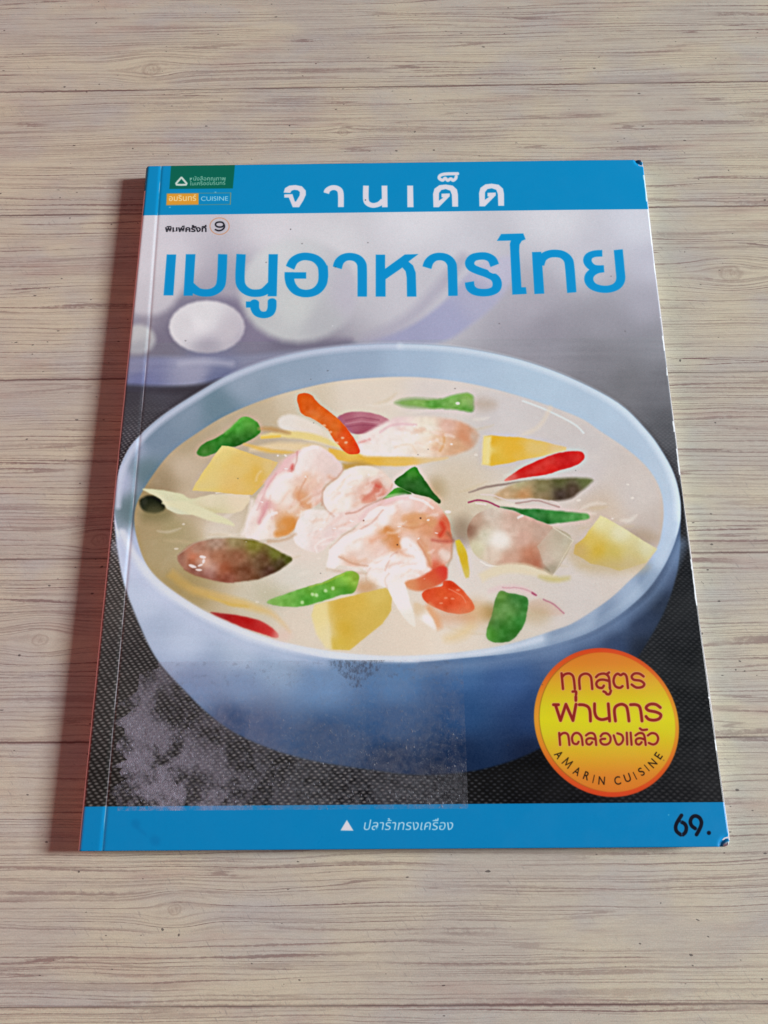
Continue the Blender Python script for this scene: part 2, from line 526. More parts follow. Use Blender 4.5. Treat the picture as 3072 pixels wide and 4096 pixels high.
# --- the soup
SOUP = [(290, 1115), (302, 1073), (333, 1022), (372, 975), (431, 932), (489, 897), (568, 864), (646, 841), (740, 822), (864, 814), (960, 820), (1050, 836), (1150, 864), (1251, 901), (1300, 932), (1360, 972), (1404, 1012), (1430, 1056), (1438, 1105), (1432, 1155), (1420, 1188),
        (1396, 1222), (1360, 1256), (1318, 1294), (1244, 1343), (1195, 1362), (1100, 1391), (1000, 1408), (900, 1416), (810, 1416), (709, 1406), (592, 1382), (513, 1353), (435, 1316), (357, 1264), (318, 1222), (297, 1168)]
poly(SOUP, [(330, 1090, (150, 132, 92)), (330, 1140, (168, 150, 112)), (350, 1040, (158, 140, 110)), (400, 960, (176, 160, 130)), (520, 890, (184, 170, 142)), (650, 850, (206, 190, 162)),
            (800, 840, (220, 202, 178)), (950, 850, (212, 197, 184)), (1100, 880, (206, 194, 186)), (1250, 950, (202, 190, 182)), (1380, 1060, (200, 186, 176)), (1415, 1150, (190, 176, 166)),
            (400, 1010, (196, 180, 156)), (400, 1090, (198, 182, 156)), (370, 1140, (164, 152, 112)), (400, 1190, (172, 158, 122)), (400, 1250, (160, 140, 92)), (470, 1150, (214, 198, 174)),
            (650, 1190, (222, 202, 182)), (640, 1250, (214, 204, 184)), (560, 1290, (200, 190, 164)), (650, 1340, (218, 200, 176)), (900, 1370, (222, 202, 178)), (980, 1390, (224, 206, 184)),
            (1100, 1350, (212, 196, 176)), (1250, 1300, (206, 192, 180)), (1340, 1250, (206, 190, 176)), (1000, 1250, (216, 200, 184)), (700, 1290, (224, 208, 188)), (850, 1040, (214, 198, 180)),
            (980, 1080, (206, 188, 160)), (1250, 1020, (206, 192, 184)), (1300, 1110, (200, 180, 160))],
     soft=5, mp=V, eps=34)
n1 = fbm(26, 20, 4, 77) - 0.5
ws = window(V(SOUP), 0)
sm_ = smooth_pts(V(SOUP), True, 4)
in_ = inside(GX[ws], GY[ws], sm_).astype(np.float32)
lightm = np.clip((img[ws].mean(-1) - 175) / 20, 0, 1) * in_
img[ws] += (n1[ws] * 9)[..., None] + lightm[..., None] * np.array([-3, 3, 9])
stroke([(1130, 866), (1180, 885), (1240, 915), (1262, 935)], 4, (214, 222, 222), mp=V, soft=3, s=.54, alpha=.8)
stroke([(1190, 880), (1160, 925), (1080, 960)], 8, (216, 200, 178), mp=V, soft=8, s=.54, alpha=.5)

GX0, GY0 = GX, GY
wq = np.clip((GY - 1450) / 100, 0, 1)
GX = GX0 + wq * ((fbm(60, 46, 3, 201) - .5) * 7 + (fbm(190, 150, 2, 203) - .5) * 2.5)
GY = GY0 + wq * ((fbm(60, 46, 3, 211) - .5) * 6 + (fbm(190, 150, 2, 213) - .5) * 2)
# faint strands, herbs and fat droplets in the broth
rq = random.Random(5)
for k in range(60):
    t = rq.random() * 6.283; q = .35 + .6 * rq.random() ** .5
    x, y = 865 + 545 * q * math.cos(t), 1115 + 275 * q * math.sin(t)
    if k % 3:
        a_ = rq.uniform(-.5, .5); l = rq.uniform(14, 44)
        taper([(x - l * math.cos(a_), y - l * math.sin(a_)), (x, y + rq.uniform(-7, 7)), (x + l * math.cos(a_), y + l * math.sin(a_))], 1, rq.uniform(4, 10), 1, [(226, 214, 190), (198, 178, 140), (230, 222, 208)][k % 3] , mp=V, soft=6, s=.54, alpha=.33)
    else:
        ell(x, y, rq.uniform(2, 5), rq.uniform(1.5, 3), (234, 226, 214), V, soft=2.5, alpha=.45)
# --- things floating in it; first their soft stains in the soup
for args in ((1210, 705, 90, 40, (176, 150, 110)), (1620, 660, 110, 60, (190, 166, 128))):
    ell(args[0], args[1], args[2], args[3], args[4], A_, soft=40, alpha=.55)
# dark olive at the far left and pale strips
poly([(130, 915), (180, 885), (250, 890), (300, 925), (290, 985), (230, 1000), (160, 985)], (34, 38, 26), soft=8, mp=A_)
ell(240, 1010, 100, 50, (118, 112, 74), A_, soft=30, alpha=.6)
poly([(150, 840), (260, 845), (400, 870), (470, 905), (600, 880), (850, 870), (830, 960), (760, 1000), (640, 1000), (420, 1010), (320, 975), (280, 920), (220, 880)],
     [(200, 850, (206, 208, 168)), (400, 900, (208, 210, 168)), (360, 970, (206, 208, 176)), (600, 930, (218, 208, 176)), (800, 900, (222, 206, 174)), (600, 990, (200, 194, 148))], soft=5, mp=A_)
taper([(280, 930), (420, 950), (600, 1020), (760, 1080)], 10, 70, 10, (214, 212, 172), mp=A_, soft=5)
stroke([(640, 868), (740, 856), (840, 872)], 5, (232, 226, 208), mp=A_, soft=3, s=1.659)
# green bean, upper left
poly([(510, 600), (560, 535), (640, 500), (700, 460), (760, 410), (800, 368), (850, 362), (905, 395), (932, 440), (915, 480), (850, 520), (760, 560), (690, 560), (640, 600), (560, 622)],
     [(540, 590, (46, 110, 44)), (680, 510, (44, 128, 46)), (780, 420, (58, 152, 56)), (850, 380, (78, 160, 66)), (900, 430, (52, 124, 46)), (780, 540, (18, 74, 26)), (690, 525, (24, 92, 32)), (860, 500, (30, 92, 36))],
     soft=4, mp=A_, tex=16)
stroke([(700, 470), (770, 405), (815, 372)], 16, (96, 178, 80), mp=A_, soft=8, s=1.659, alpha=.6)
# yellow cube, left
poly([(676, 552), (720, 556), (1050, 665), (960, 800), (880, 880), (480, 850), (500, 800)], [(680, 580, (222, 204, 128)), (560, 740, (222, 200, 120)), (560, 840, (216, 196, 124)), (800, 680, (220, 190, 108)),
      (900, 740, (216, 178, 84)), (760, 830, (220, 186, 108)), (1000, 700, (216, 190, 128))], soft=3, smooth=False, mp=A_, tex=0)
# pale strands at the top
poly([(1050, 380), (1110, 345), (1200, 360), (1300, 410), (1400, 480), (1440, 545), (1300, 530), (1120, 470), (1060, 430)],
     [(1100, 380, (222, 216, 206)), (1250, 430, (224, 214, 200)), (1400, 520, (220, 206, 180))], soft=9, mp=A_)
taper([(930, 495), (1100, 475), (1300, 500), (1470, 560)], 20, 50, 20, (224, 206, 140), mp=A_, soft=6)
taper([(920, 440), (1020, 445), (1130, 470)], 8, 34, 8, (186, 152, 104), mp=A_, soft=8)
stroke([(940, 500), (1060, 490)], 14, (226, 190, 84), mp=A_, soft=5, s=1.659)
taper([(860, 580), (1050, 560), (1300, 570), (1400, 600)], 20, 60, 20, (222, 200, 158), mp=A_, soft=9)
taper([(820, 540), (1000, 590), (1180, 600)], 6, 24, 6, (220, 182, 96), mp=A_, soft=7)
taper([(1380, 600), (1500, 622), (1700, 650), (1900, 655), (2050, 640), (2180, 632)], 70, 66, 10, [(1450, 620, (222, 180, 84)), (1650, 650, (220, 176, 74)), (1850, 650, (222, 184, 96)), (2100, 640, (218, 192, 148))], mp=A_, soft=5)
taper([(1480, 690), (1600, 680), (1700, 720)], 40, 50, 10, (190, 154, 84), mp=A_, soft=9)
# shallot ring and top prawn
poly([(1440, 370), (1500, 335), (1600, 325), (1700, 340), (1790, 385), (1740, 430), (1640, 470), (1540, 470), (1490, 420)],
     [(1500, 370, (168, 96, 112)), (1600, 350, (186, 124, 136)), (1620, 420, (156, 80, 98)), (1750, 385, (190, 130, 140))], soft=5, mp=A_)
for k in range(3):
    stroke([(1500, 385 + 22 * k), (1600, 365 + 24 * k), (1720, 380 + 22 * k)], 6, (200, 150, 160) if k % 2 else (140, 66, 88), mp=A_, soft=4, s=1.659, alpha=.6)
poly([(60, 415), (130, 370), (200, 330), (300, 285), (400, 275), (520, 275), (650, 290), (760, 320), (850, 380), (840, 450), (780, 500), (640, 540), (460, 545), (250, 540), (90, 535), (60, 480)],
     [(110, 400, (232, 214, 208)), (300, 300, (224, 196, 196)), (260, 380, (232, 222, 214)), (400, 420, (234, 228, 218)), (520, 350, (228, 220, 200)), (650, 340, (216, 176, 158)), (600, 440, (222, 186, 152)),
      (760, 400, (204, 140, 104)), (720, 470, (208, 162, 124)), (250, 490, (232, 226, 218)), (120, 500, (234, 228, 220)), (460, 500, (230, 214, 196)), (830, 420, (196, 170, 150))], soft=11, mp=C_, eps=18, tex=10)
stroke([(200, 380), (260, 340), (350, 325), (440, 330)], 10, (218, 172, 180), mp=C_, soft=6, s=1.659, alpha=.8)
stroke([(620, 400), (625, 450), (600, 500)], 12, (208, 152, 96), mp=C_, soft=6, s=1.659, alpha=.7)
stroke([(300, 480), (400, 460), (440, 520)], 10, (222, 196, 170), mp=C_, soft=6, s=1.659, alpha=.6)
stroke([(740, 400), (790, 440)], 40, (204, 132, 92), mp=C_, soft=14, s=1.659, alpha=.6)
stroke([(60, 450), (130, 430)], 12, (214, 120, 116), mp=C_, soft=6, s=1.659, alpha=.6)
# orange chilli
poly([(1176, 230), (1195, 207), (1235, 202), (1275, 218), (1310, 265), (1400, 335), (1470, 395), (1530, 470), (1580, 550), (1592, 600), (1530, 607), (1480, 580), (1420, 510), (1370, 440), (1290, 380), (1215, 345), (1185, 290)],
     [(1210, 240, (214, 92, 26)), (1260, 300, (206, 88, 28)), (1350, 370, (212, 92, 26)), (1430, 440, (214, 106, 36)), (1500, 470, (216, 72, 26)), (1560, 570, (218, 68, 26)), (1290, 370, (226, 120, 50)), (1480, 540, (216, 92, 38))],
     soft=3, mp=A_, tex=12)
for x, y in ((1370, 445), (1395, 462), (1480, 500), (1440, 530), (1352, 418), (1500, 530)):
    ell(x, y, 11, 7, (232, 186, 150), A_, soft=4, alpha=.75)
# green bean at the top right, bean pieces in the middle
taper([(300, 185), (420, 185), (600, 190)], 4, 60, 60, (120, 158, 92), mp=C_, soft=10)
poly([(380, 182), (470, 172), (600, 160), (700, 130), (780, 118), (820, 150), (815, 240), (720, 235), (600, 222), (480, 210)], [(450, 185, (110, 156, 84)), (560, 190, (74, 142, 62)), (700, 180, (96, 156, 78)), (790, 160, (128, 176, 96)), (790, 220, (70, 134, 60))], soft=8, mp=C_, tex=24)
ell(890, 195, 80, 40, (178, 158, 138), C_, soft=30, alpha=.6)
ell(715, 190, 12, 9, (232, 238, 224), C_, soft=4)
ell(570, 760, 60, 70, (164, 140, 96), C_, soft=40, alpha=.6)
poly([(295, 705), (350, 660), (432, 608), (470, 660), (540, 760), (600, 830), (590, 855), (520, 810), (430, 790), (340, 750)], [(330, 700, (24, 90, 34)), (420, 640, (48, 128, 44)), (470, 720, (22, 84, 34)), (560, 820, (22, 78, 34)), (400, 740, (20, 72, 30))], soft=3, mp=C_, tex=18, n=3)
poly([(215, 830), (250, 790), (315, 745), (360, 760), (410, 795), (330, 810)], [(280, 780, (62, 146, 52)), (370, 785, (28, 88, 34)), (240, 815, (70, 150, 60))], soft=3, mp=C_, n=3)
# yellow cube right + red chilli
poly([(890, 410), (935, 400), (1120, 410), (1250, 432), (1440, 478), (1440, 500), (1250, 545), (1100, 575), (940, 604), (885, 590)],
     [(910, 500, (226, 206, 128)), (950, 430, (218, 172, 52)), (960, 560, (216, 176, 60)), (1080, 480, (220, 174, 58)), (1250, 490, (218, 186, 104)), (1400, 490, (216, 186, 130))], soft=5, smooth=False, mp=C_, eps=12, tex=0)
poly([(885, 405), (938, 405), (928, 600), (880, 595)], (228, 210, 140), soft=9, smooth=False, mp=C_)
poly([(1030, 700), (1090, 650), (1180, 600), (1300, 545), (1400, 515), (1500, 505), (1550, 520), (1555, 560), (1510, 595), (1400, 635), (1280, 665), (1150, 685)],
     [(1060, 690, (214, 120, 110)), (1150, 650, (196, 34, 30)), (1300, 600, (206, 40, 34)), (1450, 560, (190, 28, 28)), (1520, 540, (204, 48, 44))], soft=4, mp=C_, tex=10)
# aubergine wedge upper right
taper([(790, 780), (900, 745), (1080, 715), (1250, 700)], 4, 14, 8, (148, 128, 118), mp=C_, soft=4)
poly([(960, 800), (1050, 735), (1180, 700), (1350, 690), (1500, 682), (1610, 690), (1600, 720), (1540, 770), (1450, 825), (1350, 835), (1150, 820), (1010, 825)],
     [(1020, 790, (196, 166, 130)), (1130, 725, (174, 168, 130)), (1150, 790, (190, 138, 92)), (1280, 750, (122, 116, 76)), (1400, 710, (92, 94, 56)), (1560, 700, (104, 112, 70)), (1400, 790, (64, 50, 46)), (1480, 770, (80, 62, 52)), (1280, 810, (150, 128, 98))], soft=10, mp=C_, tex=16)
stroke([(870, 795), (960, 800), (1060, 835), (1200, 825), (1350, 840), (1400, 875)], 7, (216, 200, 196), mp=C_, soft=4, s=1.659)
stroke([(1100, 850), (1250, 835), (1390, 878)], 5, (166, 128, 122), mp=C_, soft=4, s=1.659)
# shallot line + green bean right
stroke([(790, 845), (850, 832), (920, 845), (990, 875)], 10, (158, 66, 98), mp=C_, soft=3, s=1.659)
stroke([(840, 852), (900, 862)], 8, (226, 204, 206), mp=C_, soft=3, s=1.659)
poly([(500, 130), (620, 138), (780, 145), (900, 155), (1050, 168), (1092, 180), (1088, 210), (1000, 222), (880, 235), (800, 240), (700, 200), (600, 160)],
     [(560, 140, (46, 100, 60)), (700, 170, (34, 108, 54)), (850, 190, (44, 122, 58)), (1000, 190, (62, 132, 72)), (1070, 190, (92, 150, 90)), (820, 230, (26, 88, 44))], soft=6, mp=D_, tex=22)
# aubergine slice with translucent skin
ell(250, 290, 80, 90, (130, 108, 86), D_, soft=40, alpha=.65)
poly([(280, 310), (300, 230), (360, 170), (440, 140), (540, 150), (640, 175), (740, 215), (850, 262), (980, 350), (850, 580), (800, 560), (700, 540), (600, 525), (500, 530), (400, 490), (320, 430)],
     [(300, 280, (140, 104, 84)), (330, 220, (186, 156, 134)), (450, 170, (204, 188, 172)), (600, 200, (196, 164, 146)), (400, 330, (206, 200, 176)), (500, 340, (222, 216, 204)), (350, 400, (206, 200, 166)), (450, 430, (212, 192, 172)),
      (560, 270, (206, 176, 158)), (650, 330, (204, 166, 148)), (560, 480, (200, 160, 138)), (700, 440, (186, 124, 96)), (740, 500, (170, 104, 78)), (700, 540, (176, 120, 92)), (780, 300, (190, 160, 142)), (900, 340, (172, 158, 134)),
      (880, 450, (190, 178, 156)), (940, 360, (182, 176, 152)), (840, 540, (132, 122, 98)), (820, 480, (196, 172, 156))], soft=4, mp=D_, eps=16, tex=10, n=4)
ell(490, 350, 62, 46, (232, 226, 218), D_, soft=26, alpha=.85)
poly([(745, 390), (860, 262), (985, 350), (930, 450), (850, 580), (790, 500)], (196, 184, 164), soft=3, smooth=False, mp=D_, alpha=.45)
stroke([(850, 265), (985, 352), (920, 460), (855, 580)], 5, (214, 206, 186), mp=D_, soft=3, s=1.659, curve=False, alpha=.8)
stroke([(370, 490), (430, 520), (520, 525), (580, 520)], 7, (232, 226, 216), mp=D_, soft=3, s=1.659)
stroke([(620, 200), (650, 185)], 12, (224, 220, 214), mp=D_, soft=4, s=1.659)
# pale chunk at right edge
ell(1420, 330, 130, 60, (168, 146, 122), D_, soft=30, alpha=.7)
poly([(1170, 188), (1200, 200), (1380, 300), (1550, 408), (1480, 500), (1300, 550), (1100, 500), (990, 440), (1000, 380), (1060, 330)],
     [(1170, 230, (218, 210, 158)), (1300, 300, (214, 208, 168)), (1480, 410, (208, 202, 162)), (1100, 360, (208, 182, 92)), (1150, 420, (200, 168, 62)), (1020, 400, (200, 168, 92)), (1250, 450, (196, 176, 92)), (1400, 480, (196, 180, 122))],
     soft=4, smooth=False, mp=D_, tex=3)
ell(1250, 520, 230, 45, (190, 168, 122), D_, soft=38, alpha=.75)
ell(1020, 440, 70, 60, (190, 164, 112), D_, soft=36, alpha=.5)
# pale ring below, shallot ring, bean stub
taper([(370, 600), (500, 545), (640, 540), (780, 570), (900, 620)], 60, 64, 20, (216, 202, 172), mp=D_, soft=8)
taper([(760, 590), (850, 610), (960, 600)], 10, 36, 20, (196, 184, 128), mp=D_, soft=10)
taper([(420, 690), (520, 665), (640, 675), (740, 715)], 20, 50, 20, (214, 192, 188), mp=D_, soft=7)
stroke([(520, 665), (640, 672), (730, 705)], 6, (196, 142, 150), mp=D_, soft=4, s=1.659)
stroke([(715, 700), (740, 712)], 12, (158, 60, 92), mp=D_, soft=3, s=1.659)
poly([(690, 770), (760, 735), (840, 760), (925, 835), (830, 850), (720, 830)], (204, 178, 162), soft=10, mp=D_, alpha=.7)
stroke([(790, 740), (860, 780), (925, 835)], 7, (170, 92, 116), mp=D_, soft=3, s=1.659)
ell(740, 840, 90, 60, (186, 162, 122), D_, soft=36, alpha=.6)
ell(430, 830, 60, 50, (150, 122, 64), D_, soft=26, alpha=.8)
poly([(492, 695), (560, 700), (630, 715), (688, 745), (670, 880), (630, 960), (575, 1015), (500, 1030), (420, 1010), (408, 950), (440, 850)],
     [(510, 710, (74, 124, 54)), (600, 730, (28, 96, 40)), (670, 760, (30, 104, 44)), (470, 850, (76, 126, 62)), (560, 830, (64, 124, 58)), (640, 880, (28, 108, 42)), (430, 960, (60, 134, 50)), (520, 960, (30, 104, 38)), (560, 1000, (26, 88, 34)), (470, 900, (36, 92, 40))],
     soft=3.5, mp=D_, tex=30)
# small yellow sliver, orange carrot slice
taper([(215, 350), (250, 450), (285, 600)], 30, 56, 20, [(220, 370, (206, 184, 60)), (260, 480, (206, 172, 40)), (285, 600, (206, 186, 90))], mp=D_, soft=4)
ell(330, 830, 90, 80, (206, 164, 110), D_, soft=44, alpha=.7)
# prawns, main group
PW = (232, 226, 218)
poly([(130, 610), (180, 470), (220, 380), (290, 290), (360, 210), (400, 150), (480, 100), (540, 62), (620, 55), (690, 95), (750, 150), (780, 210), (760, 260), (690, 290), (650, 330), (640, 420),
      (560, 480), (500, 530), (460, 600), (400, 650), (290, 670), (160, 680)],
     [(140, 640, (226, 214, 206)), (200, 480, (232, 222, 216)), (280, 320, (224, 190, 186)), (400, 170, (226, 184, 182)), (560, 90, (234, 220, 214)), (520, 170, (232, 220, 214)), (650, 160, (226, 204, 196)), (720, 220, (222, 200, 192)),
      (380, 330, (234, 228, 220)), (420, 420, (230, 214, 202)), (560, 300, (226, 190, 168)), (620, 380, (222, 184, 168)), (500, 400, (214, 160, 118)), (300, 600, (230, 212, 198)), (260, 620, (234, 226, 218)), (260, 480, (218, 166, 164)),
      (380, 590, (214, 156, 98)), (430, 580, (208, 140, 72)), (480, 480, (222, 188, 160))], soft=6, mp=B_, eps=12, tex=8)
for p, w, c, a in (([(450, 190), (440, 220), (430, 225)], 16, (206, 76, 70), .9), ([(490, 100), (400, 160), (350, 220), (280, 300)], 34, (226, 182, 182), .8), ([(530, 90), (500, 160), (480, 230)], 44, (236, 228, 222), .8),
                   ([(300, 380), (370, 280), (430, 250)], 60, (238, 232, 226), .9), ([(280, 440), (260, 500), (230, 560)], 26, (214, 158, 160), .9), ([(300, 500), (260, 580), (200, 650)], 44, (238, 232, 224), .8),
                   ([(180, 420), (160, 540), (120, 640)], 26, (236, 226, 220), .8), ([(400, 560), (440, 560), (420, 620), (350, 640)], 44, (210, 142, 72), .75), ([(490, 380), (510, 430), (560, 460)], 30, (216, 158, 116), .8),
                   ([(560, 300), (540, 250)], 40, (228, 196, 172), .7), ([(690, 260), (720, 280)], 26, (214, 170, 146), .8), ([(360, 330), (340, 400)], 60, (236, 232, 224), .8)):
    stroke(p, w, c, mp=B_, soft=9, s=1.659, alpha=a)
# second prawn
poly([(640, 400), (660, 340), (740, 280), (800, 220), (870, 190), (950, 185), (1020, 210), (1080, 260), (1110, 300), (1090, 350), (1030, 400), (960, 440), (900, 470), (820, 500), (740, 520), (680, 490)],
     [(700, 400, PW), (760, 320, (234, 228, 218)), (880, 240, (230, 226, 212)), (980, 230, (228, 220, 206)), (1070, 290, (222, 200, 186)), (800, 440, (234, 226, 216)), (950, 360, (224, 190, 172)), (1010, 330, (206, 118, 98)), (960, 400, (214, 146, 124)), (880, 440, (226, 200, 186))],
     soft=6, mp=B_, eps=12, tex=8)
stroke([(920, 410), (970, 370), (1020, 325)], 34, (208, 124, 104), mp=B_, soft=8, s=1.659, alpha=.75)
stroke([(1000, 318), (1030, 330)], 12, (204, 92, 78), mp=B_, soft=5, s=1.659, alpha=.8)
stroke([(700, 400), (760, 330), (860, 270)], 60, (238, 234, 226), mp=B_, soft=16, s=1.659, alpha=.7)
stroke([(1040, 230), (1090, 290)], 26, (228, 206, 190), mp=B_, soft=8, s=1.659, alpha=.7)
# linking flesh
poly([(480, 560), (520, 490), (620, 480), (740, 500), (860, 470), (1000, 430), (900, 560), (780, 640), (700, 700), (620, 760), (520, 740), (460, 680)],
     [(520, 520, (232, 228, 222)), (500, 680, (234, 230, 226)), (640, 560, (228, 218, 208)), (760, 560, (228, 206, 198)), (860, 520, (230, 204, 196)), (620, 700, (226, 206, 198)), (700, 650, (226, 204, 200))], soft=7, mp=B_, tex=8)
stroke([(610, 760), (600, 720), (650, 680), (720, 660)], 8, (238, 228, 222), mp=B_, soft=4, s=1.659, alpha=.8)
# large front prawn
poly([(680, 860), (700, 740), (780, 660), (860, 610), (900, 560), (960, 460), (1060, 405), (1180, 385), (1270, 378), (1350, 410), (1430, 470), (1490, 560), (1500, 640), (1510, 720), (1500, 800), (1450, 860), (1380, 900),
      (1300, 950), (1220, 985), (1120, 1000), (1000, 975), (950, 920), (930, 870), (850, 860), (760, 850), (720, 870)],
     [(700, 830, (236, 232, 226)), (740, 740, (236, 232, 228)), (860, 700, (232, 224, 216)), (900, 800, (226, 204, 192)), (960, 560, (232, 214, 208)), (1060, 430, (228, 194, 188)), (1050, 540, (236, 230, 226)), (1200, 430, (230, 212, 206)),
      (1300, 440, (226, 192, 180)), (1400, 500, (222, 176, 154)), (1150, 560, (228, 190, 166)), (1250, 560, (214, 158, 112)), (1350, 600, (212, 150, 110)), (1450, 570, (206, 100, 70)), (1450, 640, (208, 110, 80)), (1080, 640, (210, 146, 92)),
      (1130, 700, (214, 146, 96)), (980, 690, (230, 196, 178)), (1040, 760, (228, 196, 182)), (1200, 700, (230, 204, 194)), (1250, 760, (234, 226, 222)), (1320, 720, (218, 168, 136)), (1400, 720, (216, 160, 136)), (1470, 790, (218, 184, 166)),
      (1400, 860, (210, 100, 72)), (1300, 820, (232, 222, 216)), (1150, 850, (236, 230, 226)), (1020, 850, (234, 226, 220)), (1050, 950, (236, 230, 224)), (1200, 920, (236, 230, 224)), (860, 820, (222, 184, 162))], soft=5, mp=B_, eps=10, tex=9, n=4)
for p, w, c, a in (([(960, 560), (1020, 500), (1100, 480)], 60, (238, 232, 228), .8), ([(900, 540), (990, 450), (1120, 410), (1220, 400)], 26, (226, 192, 190), .8), ([(1080, 610), (1130, 660), (1150, 720)], 40, (208, 140, 84), .85),
                   ([(1200, 540), (1300, 530), (1380, 560)], 60, (212, 154, 104), .55), ([(1440, 570), (1455, 610), (1430, 650)], 20, (204, 62, 40), .9), ([(1380, 680), (1440, 690), (1510, 690)], 12, (176, 72, 58), .7),
                   ([(1480, 640), (1510, 680)], 18, (140, 84, 60), .6), ([(720, 760), (800, 690), (900, 640), (960, 620)], 56, (238, 234, 230), .8), ([(700, 860), (710, 800)], 50, (236, 234, 228), .9),
                   ([(780, 790), (860, 830), (930, 810)], 22, (220, 182, 156), .8), ([(970, 690), (1020, 660), (1060, 650)], 30, (222, 170, 140), .7), ([(1200, 700), (1260, 760), (1290, 830)], 70, (238, 232, 230), .8),
                   ([(960, 870), (1030, 820), (1110, 790)], 50, (238, 232, 228), .85), ([(1080, 900), (1180, 860), (1280, 850), (1340, 880)], 56, (238, 233, 230), .85), ([(1090, 860), (1110, 840), (1180, 830)], 8, (220, 178, 160), .8),
                   ([(1330, 740), (1350, 790), (1360, 840)], 26, (214, 156, 112), .8), ([(1440, 760), (1480, 790)], 46, (226, 206, 194), .7), ([(1280, 960), (1360, 910), (1450, 860)], 26, (206, 76, 44), .85),
                   ([(1150, 740), (1180, 775), (1250, 790)], 14, (220, 168, 140), .7), ([(1300, 680), (1330, 720)], 22, (210, 150, 116), .7), ([(1010, 400), (1100, 385), (1200, 380)], 6, (240, 226, 220), .7), ([(1340, 420), (1440, 490)], 20, (224, 186, 168), .7)):
    stroke(p, w, c, mp=B_, soft=8, s=1.659, alpha=a)
ell(1480, 492, 18, 8, (240, 240, 236), B_, soft=4)
for x, y in ((920, 550), (1295, 535), (1145, 712)):
    ell(x, y, 5, 5, (110, 70, 58), B_, soft=2.5)
# fibres and gloss on the prawn flesh
rf = random.Random(11)
for mp_, cx_, cy_, rx_, ry_, ang in ((B_, 420, 330, 230, 220, -.9), (B_, 860, 340, 180, 120, -.5), (B_, 1150, 640, 320, 220, -.5), (B_, 1100, 880, 240, 90, -.2), (C_, 400, 420, 320, 90, .1), (B_, 700, 600, 160, 110, -.5)):
    for k in range(26):
        t = rf.random() * 6.283; q = rf.random() ** .5
        x, y = cx_ + rx_ * q * math.cos(t), cy_ + ry_ * q * math.sin(t)
        l = rf.uniform(14, 46); a_ = ang + rf.uniform(-.5, .5)
        cxx = [(246, 242, 238), (222, 176, 162), (238, 226, 218), (216, 158, 128)][k % 4]
        bend = rf.uniform(-10, 10)
        stroke([(x - l * math.cos(a_), y - l * math.sin(a_)), (x + bend * math.sin(a_), y - bend * math.cos(a_)), (x + l * math.cos(a_), y + l * math.sin(a_))], rf.uniform(7, 20), cxx, mp=mp_, soft=6, s=1.659, alpha=.34 if k % 2 == 0 else .24, n=3)
    for k in range(5):
        t = rf.random() * 6.283; q = rf.random() ** .5
        ell(cx_ + rx_ * q * math.cos(t), cy_ + ry_ * q * math.sin(t), rf.uniform(5, 11), rf.uniform(3, 6), (250, 250, 250), mp_, soft=3, alpha=.7, rot=rf.uniform(-1, 1))
for p, w, c, a in (([(785, 205), (745, 270), (690, 300), (652, 350), (640, 450)], 9, (198, 150, 124), .6), ([(482, 95), (474, 170), (440, 225)], 7, (196, 128, 118), .6), ([(545, 262), (505, 330), (492, 400), (520, 460)], 8, (204, 146, 112), .55),
                   ([(655, 335), (640, 400), (664, 470), (720, 522)], 8, (200, 158, 138), .55), ([(800, 505), (880, 488), (960, 442), (1060, 402)], 8, (190, 132, 112), .65), ([(900, 612), (985, 560), (1050, 478)], 9, (206, 152, 134), .6),
                   ([(700, 735), (780, 655), (862, 606)], 7, (206, 164, 146), .6), ([(760, 792), (850, 838), (945, 852)], 9, (198, 146, 116), .65), ([(1142, 762), (1100, 792), (1062, 880)], 8, (204, 150, 130), .6),
                   ([(1280, 690), (1332, 780), (1372, 862)], 9, (196, 128, 92), .6), ([(962, 868), (932, 930), (962, 985)], 7, (200, 164, 144), .5), ([(1090, 900), (1060, 950), (1080, 1000)], 7, (204, 160, 140), .5),
                   ([(678, 876), (780, 892), (930, 905)], 22, (196, 168, 140), .5), ([(290, 688), (400, 680), (468, 640)], 22, (196, 156, 120), .5), ([(130, 700), (200, 720), (300, 700)], 18, (200, 176, 150), .4),
                   ([(1510, 700), (1500, 800), (1460, 880)], 14, (170, 130, 96), .5), ([(1180, 590), (1250, 600), (1340, 570)], 9, (200, 132, 86), .5), ([(340, 240), (290, 310), (250, 400), (215, 480)], 8, (208, 150, 150), .5),
                   ([(1110, 310), (1090, 360), (1030, 405)], 9, (186, 140, 112), .5), ([(300, 390), (290, 460), (310, 540)], 9, (214, 170, 158), .5)):
    stroke(p, w, c, mp=B_, soft=5, s=1.659, alpha=a)
for p, w in (([(500, 120), (540, 80), (610, 66)], 12), ([(310, 360), (370, 280), (430, 245)], 14), ([(690, 370), (750, 300), (830, 230)], 14), ([(930, 545), (1010, 470), (1070, 470)], 14), ([(730, 745), (810, 670), (900, 625)], 14),
             ([(990, 860), (1060, 815), (1110, 800)], 12), ([(1100, 890), (1200, 862), (1290, 862)], 14), ([(1200, 715), (1260, 770), (1290, 830)], 14), ([(1230, 400), (1310, 420), (1380, 470)], 10), ([(240, 590), (290, 520), (340, 500)], 12)):
    stroke(p, w, (250, 248, 246), mp=B_, soft=5, s=1.659, alpha=.75)
